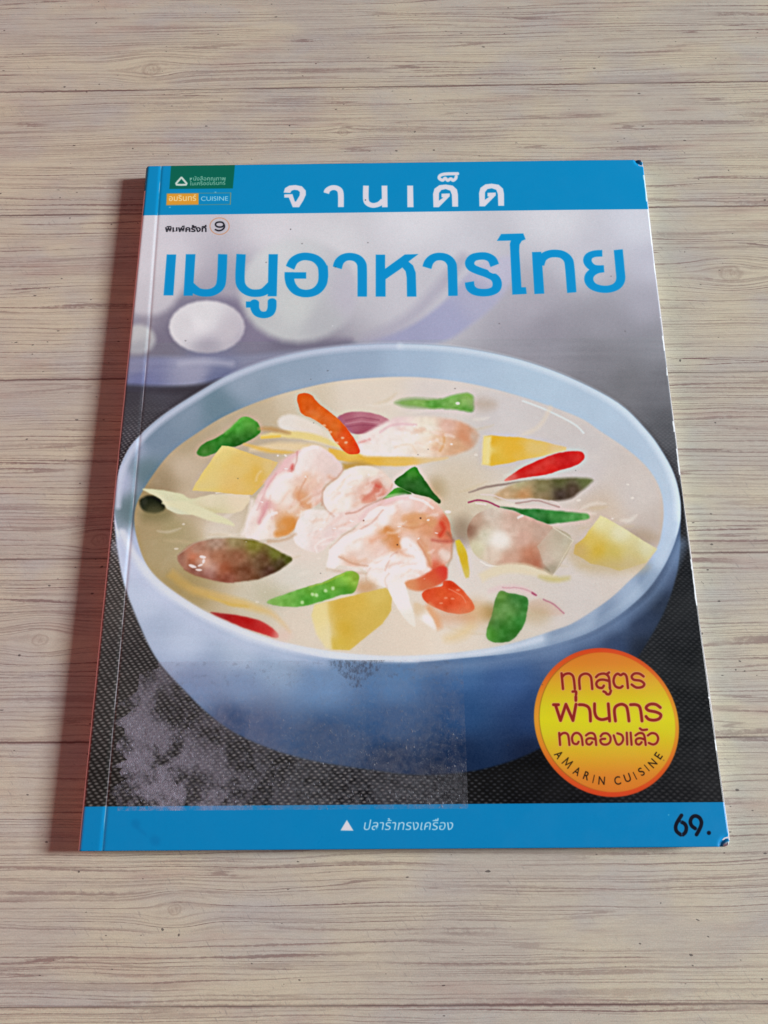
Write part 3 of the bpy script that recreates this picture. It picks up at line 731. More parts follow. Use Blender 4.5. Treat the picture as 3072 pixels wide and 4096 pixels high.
# carrot under the prawn
poly([(1030, 210), (1140, 180), (1240, 115), (1300, 110), (1310, 150), (1290, 210), (1160, 270), (1060, 260)], [(1060, 230, (214, 140, 94)), (1200, 170, (208, 84, 50)), (1280, 130, (208, 62, 50)), (1180, 240, (206, 110, 70))], soft=7, mp=E_)
poly([(1140, 290), (1200, 255), (1270, 240), (1290, 205), (1340, 205), (1400, 255), (1450, 310), (1490, 375), (1470, 410), (1400, 425), (1310, 415), (1220, 380), (1160, 340)],
     [(1170, 295, (212, 70, 34)), (1280, 290, (214, 84, 40)), (1330, 230, (206, 58, 28)), (1400, 320, (222, 92, 52)), (1460, 380, (222, 100, 56)), (1300, 380, (210, 72, 36)), (1220, 350, (214, 90, 54))], soft=3.5, mp=E_, tex=16)
stroke([(1320, 260), (1400, 300), (1430, 350)], 4, (236, 170, 140), mp=E_, soft=3, s=1.659, alpha=.7)
for x, y in ((1300, 320), (1345, 325), (1380, 265), (1270, 355)):
    ell(x, y, 12, 6, (234, 160, 128), E_, soft=4, alpha=.8)
ell(1330, 445, 160, 40, (206, 150, 112), E_, soft=36, alpha=.6)
taper([(1170, 370), (1220, 440), (1260, 520)], 50, 60, 30, (218, 164, 122), mp=E_, soft=12)
taper([(1290, 590), (1400, 560), (1480, 500)], 20, 60, 30, (220, 190, 132), mp=E_, soft=20, alpha=.6)
# green bean, middle front
ell(770, 250, 70, 50, (196, 146, 98), E_, soft=30, alpha=.75)
ell(200, 300, 130, 50, (186, 182, 152), E_, soft=40, alpha=.6)
poly([(115, 355), (160, 320), (260, 285), (400, 240), (500, 205), (600, 160), (660, 140), (710, 155), (722, 200), (690, 280), (600, 300), (480, 340), (360, 372), (230, 375)],
     [(150, 350, (110, 166, 84)), (260, 320, (92, 160, 70)), (400, 270, (78, 150, 50)), (380, 340, (52, 138, 44)), (560, 220, (88, 156, 54)), (640, 170, (118, 178, 66)), (700, 180, (130, 164, 60)), (620, 280, (54, 132, 44)), (480, 310, (60, 144, 52))],
     soft=4, mp=E_, tex=26)
stroke([(400, 245), (520, 205), (620, 160)], 6, (176, 186, 70), mp=E_, soft=4, s=1.659, alpha=.7)
for x, y in ((550, 255), (500, 270), (415, 295), (345, 348), (440, 300)):
    ell(x, y, 11, 11, (210, 232, 190), E_, soft=5, alpha=.8)
# yellow cube front
poly([(430, 365), (600, 322), (900, 250), (945, 280), (935, 400), (880, 490), (780, 570), (660, 665), (540, 660), (450, 560), (410, 440)],
     [(450, 400, (224, 208, 146)), (500, 560, (222, 208, 160)), (600, 380, (206, 170, 68)), (700, 340, (210, 176, 76)), (850, 300, (212, 186, 98)), (900, 380, (204, 176, 84)), (620, 520, (204, 168, 58)), (560, 620, (206, 176, 62)), (760, 500, (206, 176, 84)), (440, 520, (224, 212, 178))],
     soft=4, mp=E_, smooth=False, tex=3)
poly([(430, 365), (510, 350), (530, 500), (545, 660), (500, 650), (440, 560), (410, 440)], [(450, 400, (226, 210, 148)), (500, 600, (226, 212, 160))], soft=9, mp=E_, smooth=False)
# white sliver of prawn
poly([(920, 225), (1010, 215), (1040, 260), (1060, 340), (1100, 495), (1050, 480), (990, 400), (940, 320)], [(960, 250, (234, 230, 224)), (1020, 330, (236, 234, 228)), (1070, 460, (226, 220, 208))], soft=4, mp=E_)
poly([(1090, 350), (1160, 380), (1220, 470), (1230, 530), (1150, 480), (1090, 420)], [(1110, 380, (214, 190, 158)), (1180, 470, (230, 226, 220))], soft=7, mp=E_)
ell(1175, 455, 30, 18, (238, 238, 236), E_, soft=10, rot=.8)
# aubergine, left front
poly([(430, 390), (450, 350), (520, 295), (620, 262), (720, 250), (830, 255), (930, 262), (1020, 295), (1110, 345), (1190, 390), (1160, 430), (1060, 490), (960, 525), (860, 540), (760, 545), (640, 525), (540, 490), (470, 450)],
     [(450, 390, (140, 92, 72)), (540, 380, (182, 110, 80)), (560, 330, (172, 130, 108)), (680, 280, (170, 142, 122)), (820, 270, (150, 134, 92)), (940, 290, (124, 118, 48)), (1080, 360, (104, 106, 40)), (1170, 395, (86, 90, 38)), (700, 380, (164, 112, 84)),
      (820, 380, (140, 92, 66)), (740, 450, (152, 86, 58)), (880, 470, (112, 68, 46)), (1000, 400, (104, 74, 50)), (1040, 470, (84, 56, 44)), (640, 470, (146, 96, 86)), (620, 420, (186, 140, 116)), (760, 520, (130, 70, 52)), (560, 480, (134, 84, 70)), (1110, 430, (66, 52, 30))],
     soft=6, mp=F_, eps=14, tex=26)
stroke([(440, 360), (560, 280), (700, 250), (880, 258), (1000, 285)], 6, (182, 174, 150), mp=F_, soft=4, s=1.659, alpha=.6)
stroke([(600, 400), (630, 430), (660, 450)], 60, (212, 176, 158), mp=F_, soft=16, s=1.659, alpha=.6)
for x, y, a_, b_, r_ in ((535, 437, 26, 9, .3), (575, 462, 22, 7, .1), (598, 380, 20, 9, .2), (606, 408, 8, 14, .2), (585, 432, 16, 6, -.3)):
    ell(x, y, a_, b_, (238, 232, 228), F_, soft=4, rot=r_, alpha=.9)
stroke([(480, 460), (560, 500), (700, 535), (800, 545)], 10, (126, 58, 46), mp=F_, soft=5, s=1.659, alpha=.6)
# oily strands and the red chilli under the rim
taper([(380, 480), (520, 590), (700, 640), (900, 700), (1060, 760), (1180, 880)], 60, 54, 8, [(420, 510, (186, 156, 90)), (640, 610, (202, 168, 96)), (880, 700, (214, 182, 110)), (1140, 850, (216, 188, 140))], mp=F_, soft=10, alpha=.8)
taper([(640, 640), (780, 690), (900, 710)], 6, 20, 6, (206, 172, 84), mp=F_, soft=6)
poly([(650, 745), (760, 755), (880, 775), (980, 800), (1060, 850), (1100, 900), (1080, 915), (1000, 890), (880, 850), (760, 800)], [(700, 760, (150, 18, 20)), (880, 810, (172, 24, 24)), (1040, 870, (186, 28, 28)), (1090, 900, (206, 80, 74))], soft=5, mp=F_)
ell(1130, 900, 60, 40, (222, 188, 176), F_, soft=24, alpha=.5)
GX, GY = GX0, GY0
# broth washing over the sunken edges of the vegetables
sp_ = V(SOUP)
ws = window(sp_, 0)
in_ = inside(GX[ws], GY[ws], smooth_pts(sp_, True, 4)).astype(np.float32)
core_ = np.exp(-(((GX[ws] - 1480) / 520) ** 2 + ((GY[ws] - 2080) / 300) ** 2) ** 2)
wash = np.clip((fbm(34, 26, 3, 301)[ws] - .54) * 6, 0, 1) * .09 * in_ * (1 - core_)
img[ws] = img[ws] * (1 - wash[..., None]) + wash[..., None] * np.array((214, 202, 186), np.float32)
# local contrast, as a sharp print has
y0_, y1_ = int(.3 * TH), int(.8 * TH)
sub = img[y0_:y1_].copy()
bl = sub.copy()
for ax in (0, 1):
    for _ in range(3):
        k = 5
        c_ = np.cumsum(np.concatenate([np.repeat(bl.take([0], ax), k + 1, ax), bl, np.repeat(bl.take([-1], ax), k, ax)], ax), axis=ax, dtype=np.float64)
        n_ = sub.shape[ax]
        bl = ((c_.take(range(2 * k + 1, 2 * k + 1 + n_), ax) - c_.take(range(0, n_), ax)) / (2 * k + 1)).astype(np.float32)
fade_ = np.clip(np.minimum(np.arange(y1_ - y0_), np.arange(y1_ - y0_)[::-1]) / 150, 0, 1)[:, None, None]
img[y0_:y1_] = np.clip(sub + (sub - bl) * .55 * fade_, 4, 246).astype(np.float32)
stroke([(268, 1150), (300, 1208), (345, 1260), (420, 1312), (500, 1352), (590, 1388), (700, 1413), (810, 1422), (900, 1423), (1000, 1415), (1100, 1399), (1170, 1380)], 10, (216, 221, 232), mp=V, soft=7, s=.54, alpha=.5)
# paper grain of the print and a little contrast
img += (rs.randn(TH, TW).astype(np.float32) * 2.2)[..., None] + (rs.randn(TH // 2, TW // 2).repeat(2, 0).repeat(2, 1).astype(np.float32) * 2.0)[..., None]

# --- blue bands
def band(v0, v1):
    y0, y1 = int(v0 * TH), int(v1 * TH)
    img[y0:y1] = np.array(BLUE, np.float32)
    img[y0:y1] += (rs.randn(y1 - y0, TW) * 1.5)[..., None]
band(0.9078, 1.0001)
band(0.0, 0.0503)
ws = (slice(0, int(.0503 * TH)), slice(0, TW))
img[ws] *= np.array([1, .93, .955])

# --- heading
K3 = Z(1120, 680, 1.765)
def blackspeck(x, y, r, mp): ell(x, y, r, r, (40, 40, 45), mp, soft=2)
HW = (214, 211, 220)
poly([(25, 160), (35, 128), (65, 110), (110, 106), (155, 115), (182, 145), (183, 175), (165, 215), (135, 263), (90, 263), (62, 195), (30, 195), (30, 172), (88, 170), (105, 222), (113, 222), (138, 180), (140, 155), (125, 143), (100, 140), (82, 146), (72, 162)], HW, smooth=False, mp=K3, soft=1.6)
stroke([(327, 164), (336, 142), (368, 125), (405, 130), (428, 160), (430, 262)], 42, HW, mp=K3, s=1.765, ay=1.2, butt=True, n=6)
stroke([(607, 110), (606, 200), (618, 234), (655, 250), (700, 240), (728, 215)], 41, HW, mp=K3, s=1.765, ay=1.2, butt=True)
poly([(717, 110), (758, 110), (760, 263), (720, 263)], HW, smooth=False, mp=K3, soft=1.6)
poly([(898, 110), (940, 110), (943, 263), (899, 263)], HW, smooth=False, mp=K3, soft=1.6)
for ox, oy in ((0, 0), (325, -6)):
    poly([(1083 + ox, 263 + oy), (1080 + ox, 170 + oy), (1090 + ox, 132 + oy), (1125 + ox, 107 + oy), (1170 + ox, 102 + oy), (1220 + ox, 110 + oy), (1250 + ox, 138 + oy), (1257 + ox, 175 + oy), (1258 + ox, 259 + oy), (1216 + ox, 259 + oy),
          (1213 + ox, 175 + oy), (1202 + ox, 146 + oy), (1170 + ox, 135 + oy), (1140 + ox, 141 + oy), (1123 + ox, 162 + oy), (1122 + ox, 216 + oy), (1152 + ox, 195 + oy), (1140 + ox, 192 + oy), (1140 + ox, 167 + oy), (1199 + ox, 165 + oy), (1199 + ox, 185 + oy), (1122 + ox, 263 + oy)],
         HW, smooth=False, mp=K3, soft=1.6)
stroke([(1254, 26), (1170, 28), (1132, 38), (1124, 58), (1148, 72), (1166, 58), (1184, 73), (1206, 62), (1222, 73), (1240, 60), (1244, 46)], 23, HW, mp=K3, s=1.765, n=4)
blackspeck(603, 212, 4, K3)

# --- title
K5 = Z(640, 1000, 1.659); K6 = Z(1500, 900, 1.659)
TB = (0, 140, 200)
Q = lambda p, mp: poly(p, TB, smooth=False, mp=mp, soft=1.7)
S5 = dict(mp=K5, s=1.659, ay=1.25, soft=1.7, butt=True, n=7)
S6 = dict(S5, mp=K6)
Q([(45, 30), (107, 30), (88, 301), (24, 301)], K5)
Q([(172, 28), (235, 28), (217, 303), (157, 303)], K5)
stroke([(416, 28), (409, 190), (395, 245), (355, 276), (305, 285), (250, 275), (200, 235)], 61, TB, **S5)
stroke([(538, 28), (531, 190), (545, 245), (585, 278), (637, 287), (690, 276), (735, 235)], 61, TB, **S5)
Q([(721, 28), (782, 28), (774, 307), (715, 307)], K5)
Q([(570, 342), (657, 342), (656, 382), (571, 382)], K5)
stroke([(627, 350), (630, 388), (650, 420), (688, 431), (725, 420), (742, 388), (744, 342)], 58, TB, mp=K5, s=1.659, ay=1.35, soft=1.7, n=6)
stroke([(863, 118), (885, 75), (925, 49), (975, 43), (1035, 60), (1075, 105), (1084, 165), (1082, 185)], 62, TB, **S5)
stroke([(1082, 105), (1084, 165), (1075, 225), (1035, 272), (972, 289), (910, 275), (872, 235), (859, 190), (858, 148)], 62, TB, **S5)
Q([(829, 148), (970, 148), (970, 190), (860, 190)], K5)
stroke([(1176, 118), (1190, 78), (1220, 52), (1262, 44), (1308, 56), (1336, 88), (1342, 135), (1342, 309)], 62, TB, **S5)
Q([(5, 197), (67, 197), (67, 291), (198, 196), (288, 193), (222, 243), (252, 268), (270, 315), (275, 475), (213, 475), (211, 350), (204, 308), (182, 282), (70, 360), (70, 475), (5, 475)], K6)
stroke([(345, 283), (358, 246), (388, 218), (432, 209), (478, 221), (507, 253), (514, 300), (518, 470)], 62, TB, **S6)
stroke([(795, 268), (778, 230), (742, 209), (698, 206), (652, 217), (629, 247), (640, 280), (685, 303), (750, 326), (796, 352), (812, 388), (802, 425), (766, 444), (715, 449), (664, 440), (635, 415), (627, 378)], 61, TB, **S6)
Q([(838, 60), (985, 56), (1000, 95), (975, 105), (960, 130), (958, 170), (973, 413), (1003, 413), (1008, 457), (913, 462), (896, 125), (903, 103), (810, 105)], K6)
Q([(1043, 180), (1104, 178), (1108, 210), (1125, 455), (1060, 458)], K6)
stroke([(1095, 262), (1110, 222), (1145, 197), (1190, 189), (1243, 196), (1282, 227), (1295, 280), (1309, 448)], 62, TB, **S6)
stroke([(1512, 187), (1462, 190), (1424, 206), (1413, 236), (1428, 266), (1462, 286), (1523, 289)], 56, TB, mp=K6, s=1.659, ay=1.3, soft=1.7, butt=True, n=6)
stroke([(1523, 289), (1470, 300), (1430, 330), (1424, 370), (1450, 405), (1500, 423), (1558, 424), (1610, 404), (1636, 362), (1632, 290), (1619, 163)], 60, TB, mp=K6, s=1.659, ay=1.28, soft=1.7, butt=True, n=6)
blackspeck(999, 478, 3, Z(500, 600, 1.508))

# --- publisher's marks, printing number
KL = Z(640, 660, 5.184)
poly([(232, -20), (1556, -30), (1510, 486), (193, 497)], (2, 98, 80), smooth=False, mp=KL, soft=1.6)
stroke([(440, 262), (335, 380), (345, 408), (440, 412), (540, 408), (552, 382), (450, 262)], 40, (206, 216, 208), mp=KL, s=5.184, soft=1.5, n=2, curve=False)
poly([(440, 320), (395, 380), (490, 380)], (2, 98, 80), smooth=False, mp=KL, soft=1.2)
glyphs("หนังสือคุณภาพ", (620, 322), (1362, 318), (0, -115), (168, 206, 186), mp=KL, bold=.0)
glyphs("ในเครืออมรินทร์", (620, 422), (1355, 408), (0, -110), (168, 206, 186), mp=KL, bold=.0)
poly([(145, 595), (800, 585), (800, 820), (132, 832)], (214, 152, 52), smooth=False, mp=KL, soft=1.5)
stroke([(140, 592), (1470, 578), (1458, 815), (130, 834), (140, 592)], 12, (150, 140, 110), mp=KL, s=5.184, curve=False, alpha=.85)
stroke([(1465, 580), (1455, 815)], 14, (170, 150, 90), mp=KL, s=5.184, curve=False, alpha=.7)
glyphs("อมรินทร์", (185, 745), (750, 740), (0, -170), (240, 220, 168), mp=KL, bold=.005)
glyphs("CUISINE", (850, 742), (1412, 738), (0, -130), (168, 212, 236), mp=KL)
glyphs("พิมพ์ครั้งที่", (105, 1385), (965, 1383), (0, -160), (28, 27, 34), mp=KL, bold=.03)
for r, c in ((1.0, (206, 150, 110)),):
    pts = [(1235 + 200 * math.cos(t / 30 * 2 * math.pi), 1268 + 172 * math.sin(t / 30 * 2 * math.pi)) for t in range(31)]
    stroke(pts, 15, (196, 136, 92), mp=KL, s=5.184, curve=False, soft=1.3)
stroke([(1330, 1240), (1300, 1195), (1240, 1182), (1175, 1195), (1150, 1235), (1180, 1275), (1240, 1288), (1300, 1275), (1330, 1240), (1330, 1300), (1280, 1348), (1210, 1362), (1150, 1340)], 32, (26, 26, 34), mp=KL, s=5.184, soft=1.3)

# --- foot line
KF = Z(1320, 3250, 3.19)
poly([(215, 93), (300, 232), (133, 230)], WHITE, smooth=False, mp=KF, soft=1.5)
glyphs("ปลาร้าทรงเครื่อง", (432, 222), (1572, 222), (0, -178), (184, 212, 234), mp=KF, shear=.18, bold=.0)
K9 = Z(2700, 3200, 5.53)
for wd, c in ((98, (50, 150, 200)), (84, (12, 16, 30))):
    stroke([(150, 340), (90, 430), (35, 530), (18, 620), (45, 700), (130, 768)], wd, c, mp=K9, s=5.53, soft=1.3)
    stroke([(150, 488), (220, 530), (255, 610), (235, 710), (180, 766)], wd, c, mp=K9, s=5.53, soft=1.3)
    stroke([(450, 630), (375, 570), (345, 480), (380, 390), (455, 352), (545, 390), (590, 480), (580, 570), (530, 680), (480, 765)], wd, c, mp=K9, s=5.53, soft=1.3)
stroke([(70, 590), (160, 440)], 9, (40, 130, 185), mp=K9, s=5.53, soft=1, curve=False)
stroke([(150, 700), (158, 780)], 9, (40, 130, 185), mp=K9, s=5.53, soft=1, curve=False)
ell(755, 728, 46, 46, (14, 18, 32), K9, soft=1.5)

# --- round badge, a true circle on the cover
UB = ((GX * 0), None)
bu, bv = uv_of(2427, 2882)
bx, by = float(bu) * W * 1000, float(bv) * H * 1000
ux = (Un * W * 1000 - bx); vy = (Vn * H * 1000 - by)
rr = np.sqrt(ux * ux + vy * vy)
R0 = 22.0
a = np.clip(0.5 + (R0 - rr) / 0.3, 0, 1)
tq = np.clip(np.abs(vy - 0.5) / R0, 0, 1)
def g3(stops, t):
    xs = [s_[0] for s_ in stops]
    return np.stack([np.interp(t, xs, [s_[1][k] for s_ in stops]) for k in range(3)], -1).astype(np.float32)
ring = g3([(0, (214, 148, 44)), (.35, (212, 128, 40)), (.7, (206, 84, 34)), (1, (204, 66, 32))], tq)
face = g3([(0, (208, 200, 34)), (.18, (204, 192, 36)), (.5, (208, 160, 42)), (.75, (208, 126, 42)), (1, (206, 112, 40))], tq)
blend(ALL, a.astype(np.float32), ring)
a2 = np.clip(0.5 + (R0 - 1.35 - np.hypot(ux - 0.25, vy)) / 0.3, 0, 1).astype(np.float32)
a3 = np.clip(1 - np.abs(R0 - 1.35 - np.hypot(ux - 0.25, vy)) / 0.28, 0, 1).astype(np.float32) * np.clip(-ux / 12, 0.1, 1)
blend(ALL, a2, face)
blend(ALL, (a3 * .6).astype(np.float32), np.array((120, 84, 30), np.float32))
KB = Z(2120, 2600, 2.765)
RED = (134, 34, 30)
L1 = [[(352, 258), (368, 430)], [(358, 300), (390, 268), (440, 260), (476, 285), (490, 335), (500, 430)], [(475, 460), (512, 460), (512, 495)],
      [(555, 430), (548, 340), (560, 290), (600, 264), (645, 266), (676, 295), (686, 345), (693, 430)],
      [(735, 300), (770, 270), (830, 262), (872, 290), (884, 345), (890, 430)], [(884, 345), (820, 328), (765, 335), (738, 370), (755, 410), (800, 420), (822, 395)], [(855, 268), (880, 248)],
      [(818, 458), (840, 468), (856, 488), (885, 486), (900, 450)], [(1030, 400), (1000, 418), (952, 402), (930, 350), (942, 290), (975, 262), (1010, 278), (1042, 262), (1075, 295), (1090, 420)],
      [(1265, 292), (1220, 262), (1165, 260), (1132, 292), (1155, 328), (1230, 340), (1272, 375), (1250, 408), (1185, 415), (1132, 382)]]
L2 = [[(262, 605), (318, 605)], [(285, 610), (340, 780), (400, 600), (478, 780), (512, 600)], [(510, 518), (510, 558)], [(548, 605), (600, 608), (648, 632), (668, 685), (672, 785)],
      [(718, 595), (720, 690), (745, 748), (800, 770), (868, 755)], [(870, 595), (885, 785)], [(950, 785), (938, 680), (952, 628), (1000, 602), (1045, 606), (1080, 645), (1100, 785)],
      [(1118, 605), (1180, 605), (1224, 640), (1245, 785)], [(1450, 636), (1400, 602), (1335, 600), (1292, 634), (1318, 668), (1400, 685), (1455, 715), (1438, 758), (1380, 776), (1320, 766), (1290, 735)]]
L3 = [[(325, 918), (335, 1050)], [(330, 950), (362, 922), (400, 920), (426, 950), (438, 1050)], [(585, 1050), (572, 960), (535, 920), (492, 925), (467, 970), (480, 1028), (520, 1040), (540, 1015)],
      [(622, 945), (660, 920), (705, 925), (726, 965), (735, 1050)], [(726, 990), (670, 975), (628, 992), (632, 1035), (665, 1045), (690, 1020)],
      [(785, 955), (812, 925), (860, 925), (893, 965), (888, 1018), (850, 1045), (800, 1038), (780, 1000), (800, 985), (835, 982)], [(930, 945), (965, 1040), (1010, 1035), (1035, 988), (1018, 940), (970, 922)],
      [(1075, 915), (1080, 1045)], [(1118, 915), (1128, 1048)], [(1172, 945), (1210, 920), (1255, 925), (1274, 965), (1285, 1050)], [(1274, 990), (1220, 975), (1178, 992), (1182, 1035), (1215, 1045), (1240, 1020)],
      [(1222, 868), (1250, 885), (1300, 880)], [(1310, 945), (1350, 920), (1400, 930), (1424, 975), (1408, 1025), (1368, 1045), (1320, 1028)]]
for w_, c_ in ((12, (222, 166, 120)), (0, RED)):
    for L, w in ((L1, 29), (L2, 33), (L3, 26)):
        for st in L:
            stroke(st, w + w_, c_, mp=KB, s=2.765, soft=1.2, curve=(len(st) != 5 or st[0] != (285, 610)), n=4)
cb = (850, 772)
for ch, x, y in (("A", 322, 1157), ("M", 418, 1247), ("A", 522, 1340), ("R", 628, 1390), ("I", 705, 1425), ("N", 795, 1443), ("C", 970, 1443), ("U", 1080, 1412), ("I", 1163, 1390), ("S", 1235, 1345), ("I", 1295, 1303), ("N", 1360, 1252), ("E", 1425, 1168)):
    dx, dy = cb[0] - x, cb[1] - y
    l = math.hypot(dx, dy)
    up = (dx / l, dy / l)
    rt = (-up[1], up[0])
    wch = {"M": 92, "I": 9, "E": 48, "S": 50, "R": 60}.get(ch, 70)
    hh = 92
    bxx, byy = x - up[0] * hh / 2, y - up[1] * hh / 2
    if ch == "M":
        q = lambda a_, b_: (bxx + rt[0] * a_ + up[0] * b_, byy + rt[1] * a_ + up[1] * b_)
        stroke([q(-42, 0), q(-32, hh), q(0, 12), q(32, hh), q(42, 0)], 11, (38, 26, 20), mp=KB, s=2.765, soft=1.2, curve=False)
        continue
    glyphs(ch, (bxx - rt[0] * wch / 2, byy - rt[1] * wch / 2), (bxx + rt[0] * wch / 2, byy + rt[1] * wch / 2), (up[0] * hh / .70, up[1] * hh / .70), (38, 26, 20), mp=KB, bold=.008)

# --- wear and dirt on the laminate, plus painted highlights and corner shade
def crease_x(v):   # mm
    return np.interp(v, [0, .35, .7, 1], [7.1, 6.9, 6.8, 5.6])
xm = Un * W * 1000
cd = np.abs(xm - crease_x(Vn) - 0.12 * (fbm(60, 2, 2, 12) - .5))
a = np.clip(1 - cd / 0.17, 0, 1) * (0.30 + 0.7 * np.clip((fbm(50, 3, 3, 22) - 0.34) * 4, 0, 1))
blend(ALL, a.astype(np.float32) * .95, np.array((214, 214, 226), np.float32))  # pale crease: scuffed fold with its highlight painted in
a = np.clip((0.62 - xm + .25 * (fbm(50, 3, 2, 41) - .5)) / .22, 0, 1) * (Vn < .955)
blend(ALL, a.astype(np.float32) * .95, np.array((228, 206, 204), np.float32))  # lit paper edge beside the spine, painted as a pale pink strip
for qy in (0, 244):
    dq = np.hypot(190 - xm, (qy - Vn * 244) * 1.2) + (fbm(90, 70, 3, 61) - .5) * 2.2
    blend(ALL, np.clip((1.7 - dq) / .3, 0, 1).astype(np.float32) * .9, np.array((222, 220, 222), np.float32))
    blend(ALL, (np.clip(1 - np.abs(dq - 2.3) / .5, 0, 1) * .55).astype(np.float32), np.array((10, 50, 84), np.float32))  # dark arc paints shade into the bruised corner's crease
ef = np.clip((xm - 189.55 - .5 * (fbm(120, 3, 3, 71) - .45)) / .15, 0, 1) * (fbm(46, 3, 2, 73) > .60)
blend(ALL, ef.astype(np.float32) * .8, np.array((214, 214, 218), np.float32))
KT = Z(100, 3000, 2.765)
for x, y, rx, ry in ((1225, 815, 50, 45), (1440, 1000, 60, 50), (1290, 900, 70, 12)):
    ell(x, y, rx, ry, (2, 96, 150), KT, soft=12, alpha=.3, rot=.7)
spots = rs.rand(60, 3)
for k in range(34):
    x, y = 600 + 2100 * spots[k, 0], 760 + 2500 * spots[k, 1]
    ell(x, y, 2.2 + 2 * spots[k, 2], 2.2, (60, 56, 58) if k % 3 else (230, 230, 235), lambda p: p, soft=2, alpha=.5)

pk = np.clip((img[..., 0] - 195) / 15, 0, 1) * np.clip((img[..., 2] - 150) / 20, 0, 1) * np.clip((img[..., 0] - img[..., 2] - 8) / 10, 0, 1) * (Vn < .72) * (Vn > .3)
img += (pk * .12)[..., None] * (np.array([236, 230, 224], np.float32) - img)
gm = np.clip((img[..., 1] - img[..., 0] - 25) / 25, 0, 1) * np.clip((img[..., 1] - img[..., 2] - 20) / 20, 0, 1)
gm *= (Vn < .8)
img += gm[..., None] * np.array([20, 14, 4], np.float32)
alb = np.where(img <= 0, 0, np.clip(img, 0, 255))
GAIN = 1.20
la = alb / 255
la = np.where(la <= 0.04045, la / 12.92, ((la + 0.055) / 1.055) ** 2.4) * GAIN
la *= np.array([.93, .995, 1.0])
la = np.clip(la - 0.005, 0.002, 0.9)
srgb = np.where(la <= 0.0031308, la * 12.92, 1.055 * la ** (1 / 2.4) - 0.055).astype(np.float32)
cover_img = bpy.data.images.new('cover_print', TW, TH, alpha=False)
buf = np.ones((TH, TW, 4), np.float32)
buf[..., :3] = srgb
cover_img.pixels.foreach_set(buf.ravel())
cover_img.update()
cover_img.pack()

# ------------------------------------------------------------------ materials
def cover_material():
    m, p = new_mat('printed_laminated_cover', rough=0.3, spec=0.24)
    n = NT(m)
    t = n.nt.nodes.new('ShaderNodeTexImage')
    t.image = cover_img
    t.interpolation = 'Cubic'
    t.extension = 'EXTEND'
    uv = n.nt.nodes.new('ShaderNodeUVMap')
    n.L.new(uv.outputs[0], t.inputs[0])
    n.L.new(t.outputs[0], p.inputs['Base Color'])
    g = n.nt.nodes.new('ShaderNodeTexCoord').outputs['Object']
    r = n.noise(g, 90, 4, .6)
    n.L.new(n.rng(r, .3, .7, .26, .40), p.inputs['Roughness'])
    bmp = n.nt.nodes.new('ShaderNodeBump')
    bmp.inputs['Strength'].default_value = .12
    bmp.inputs['Distance'].default_value = .0004
    n.L.new(n.m('ADD', n.noise(g, 45, 3, .5), n.m('MULTIPLY', n.noise(g, 1400, 2, .5), .06)), bmp.inputs['Height'])
    n.L.new(bmp.outputs[0], p.inputs['Normal'])
    return m


def plain(name, c, rough=.6, nscale=300, amt=.12):
    m, p = new_mat(name, lin(c), rough)
    n = NT(m)
    g = n.nt.nodes.new('ShaderNodeTexCoord').outputs['Object']
    f = n.noise(g, nscale, 4, .6)
    n.L.new(n.mix(n.rng(f, .3, .7), lin(c) * (1 - amt), lin(c)), p.inputs['Base Color'])
    return m


M_cover = cover_material()
M_paper = plain('white_board_edge', (226, 222, 224))
M_back = plain('back_cover_card', (215, 210, 212), .35)
M_green = plain('dark_green_ink', (16, 62, 54), .35)
M_spine = plain('pale_pink_spine_card', (224, 200, 200), .4)

def page_material():
    m, p = new_mat('stacked_paper', rough=.8)
    n = NT(m)
    g = n.nt.nodes.new('ShaderNodeTexCoord').outputs['Object']
    sx = n.nt.nodes.new('ShaderNodeSeparateXYZ'); n.L.new(g, sx.inputs[0])
    f = n.noise(n.xyz(n.m('MULTIPLY', sx.outputs[0], 4), n.m('MULTIPLY', sx.outputs[1], 4), n.m('MULTIPLY', sx.outputs[2], 5200)), 1, 2)
    n.L.new(n.mix(n.rng(f, .35, .65), lin((176, 168, 156)), lin((226, 220, 208))), p.inputs['Base Color'])
    return m
M_page = page_material()


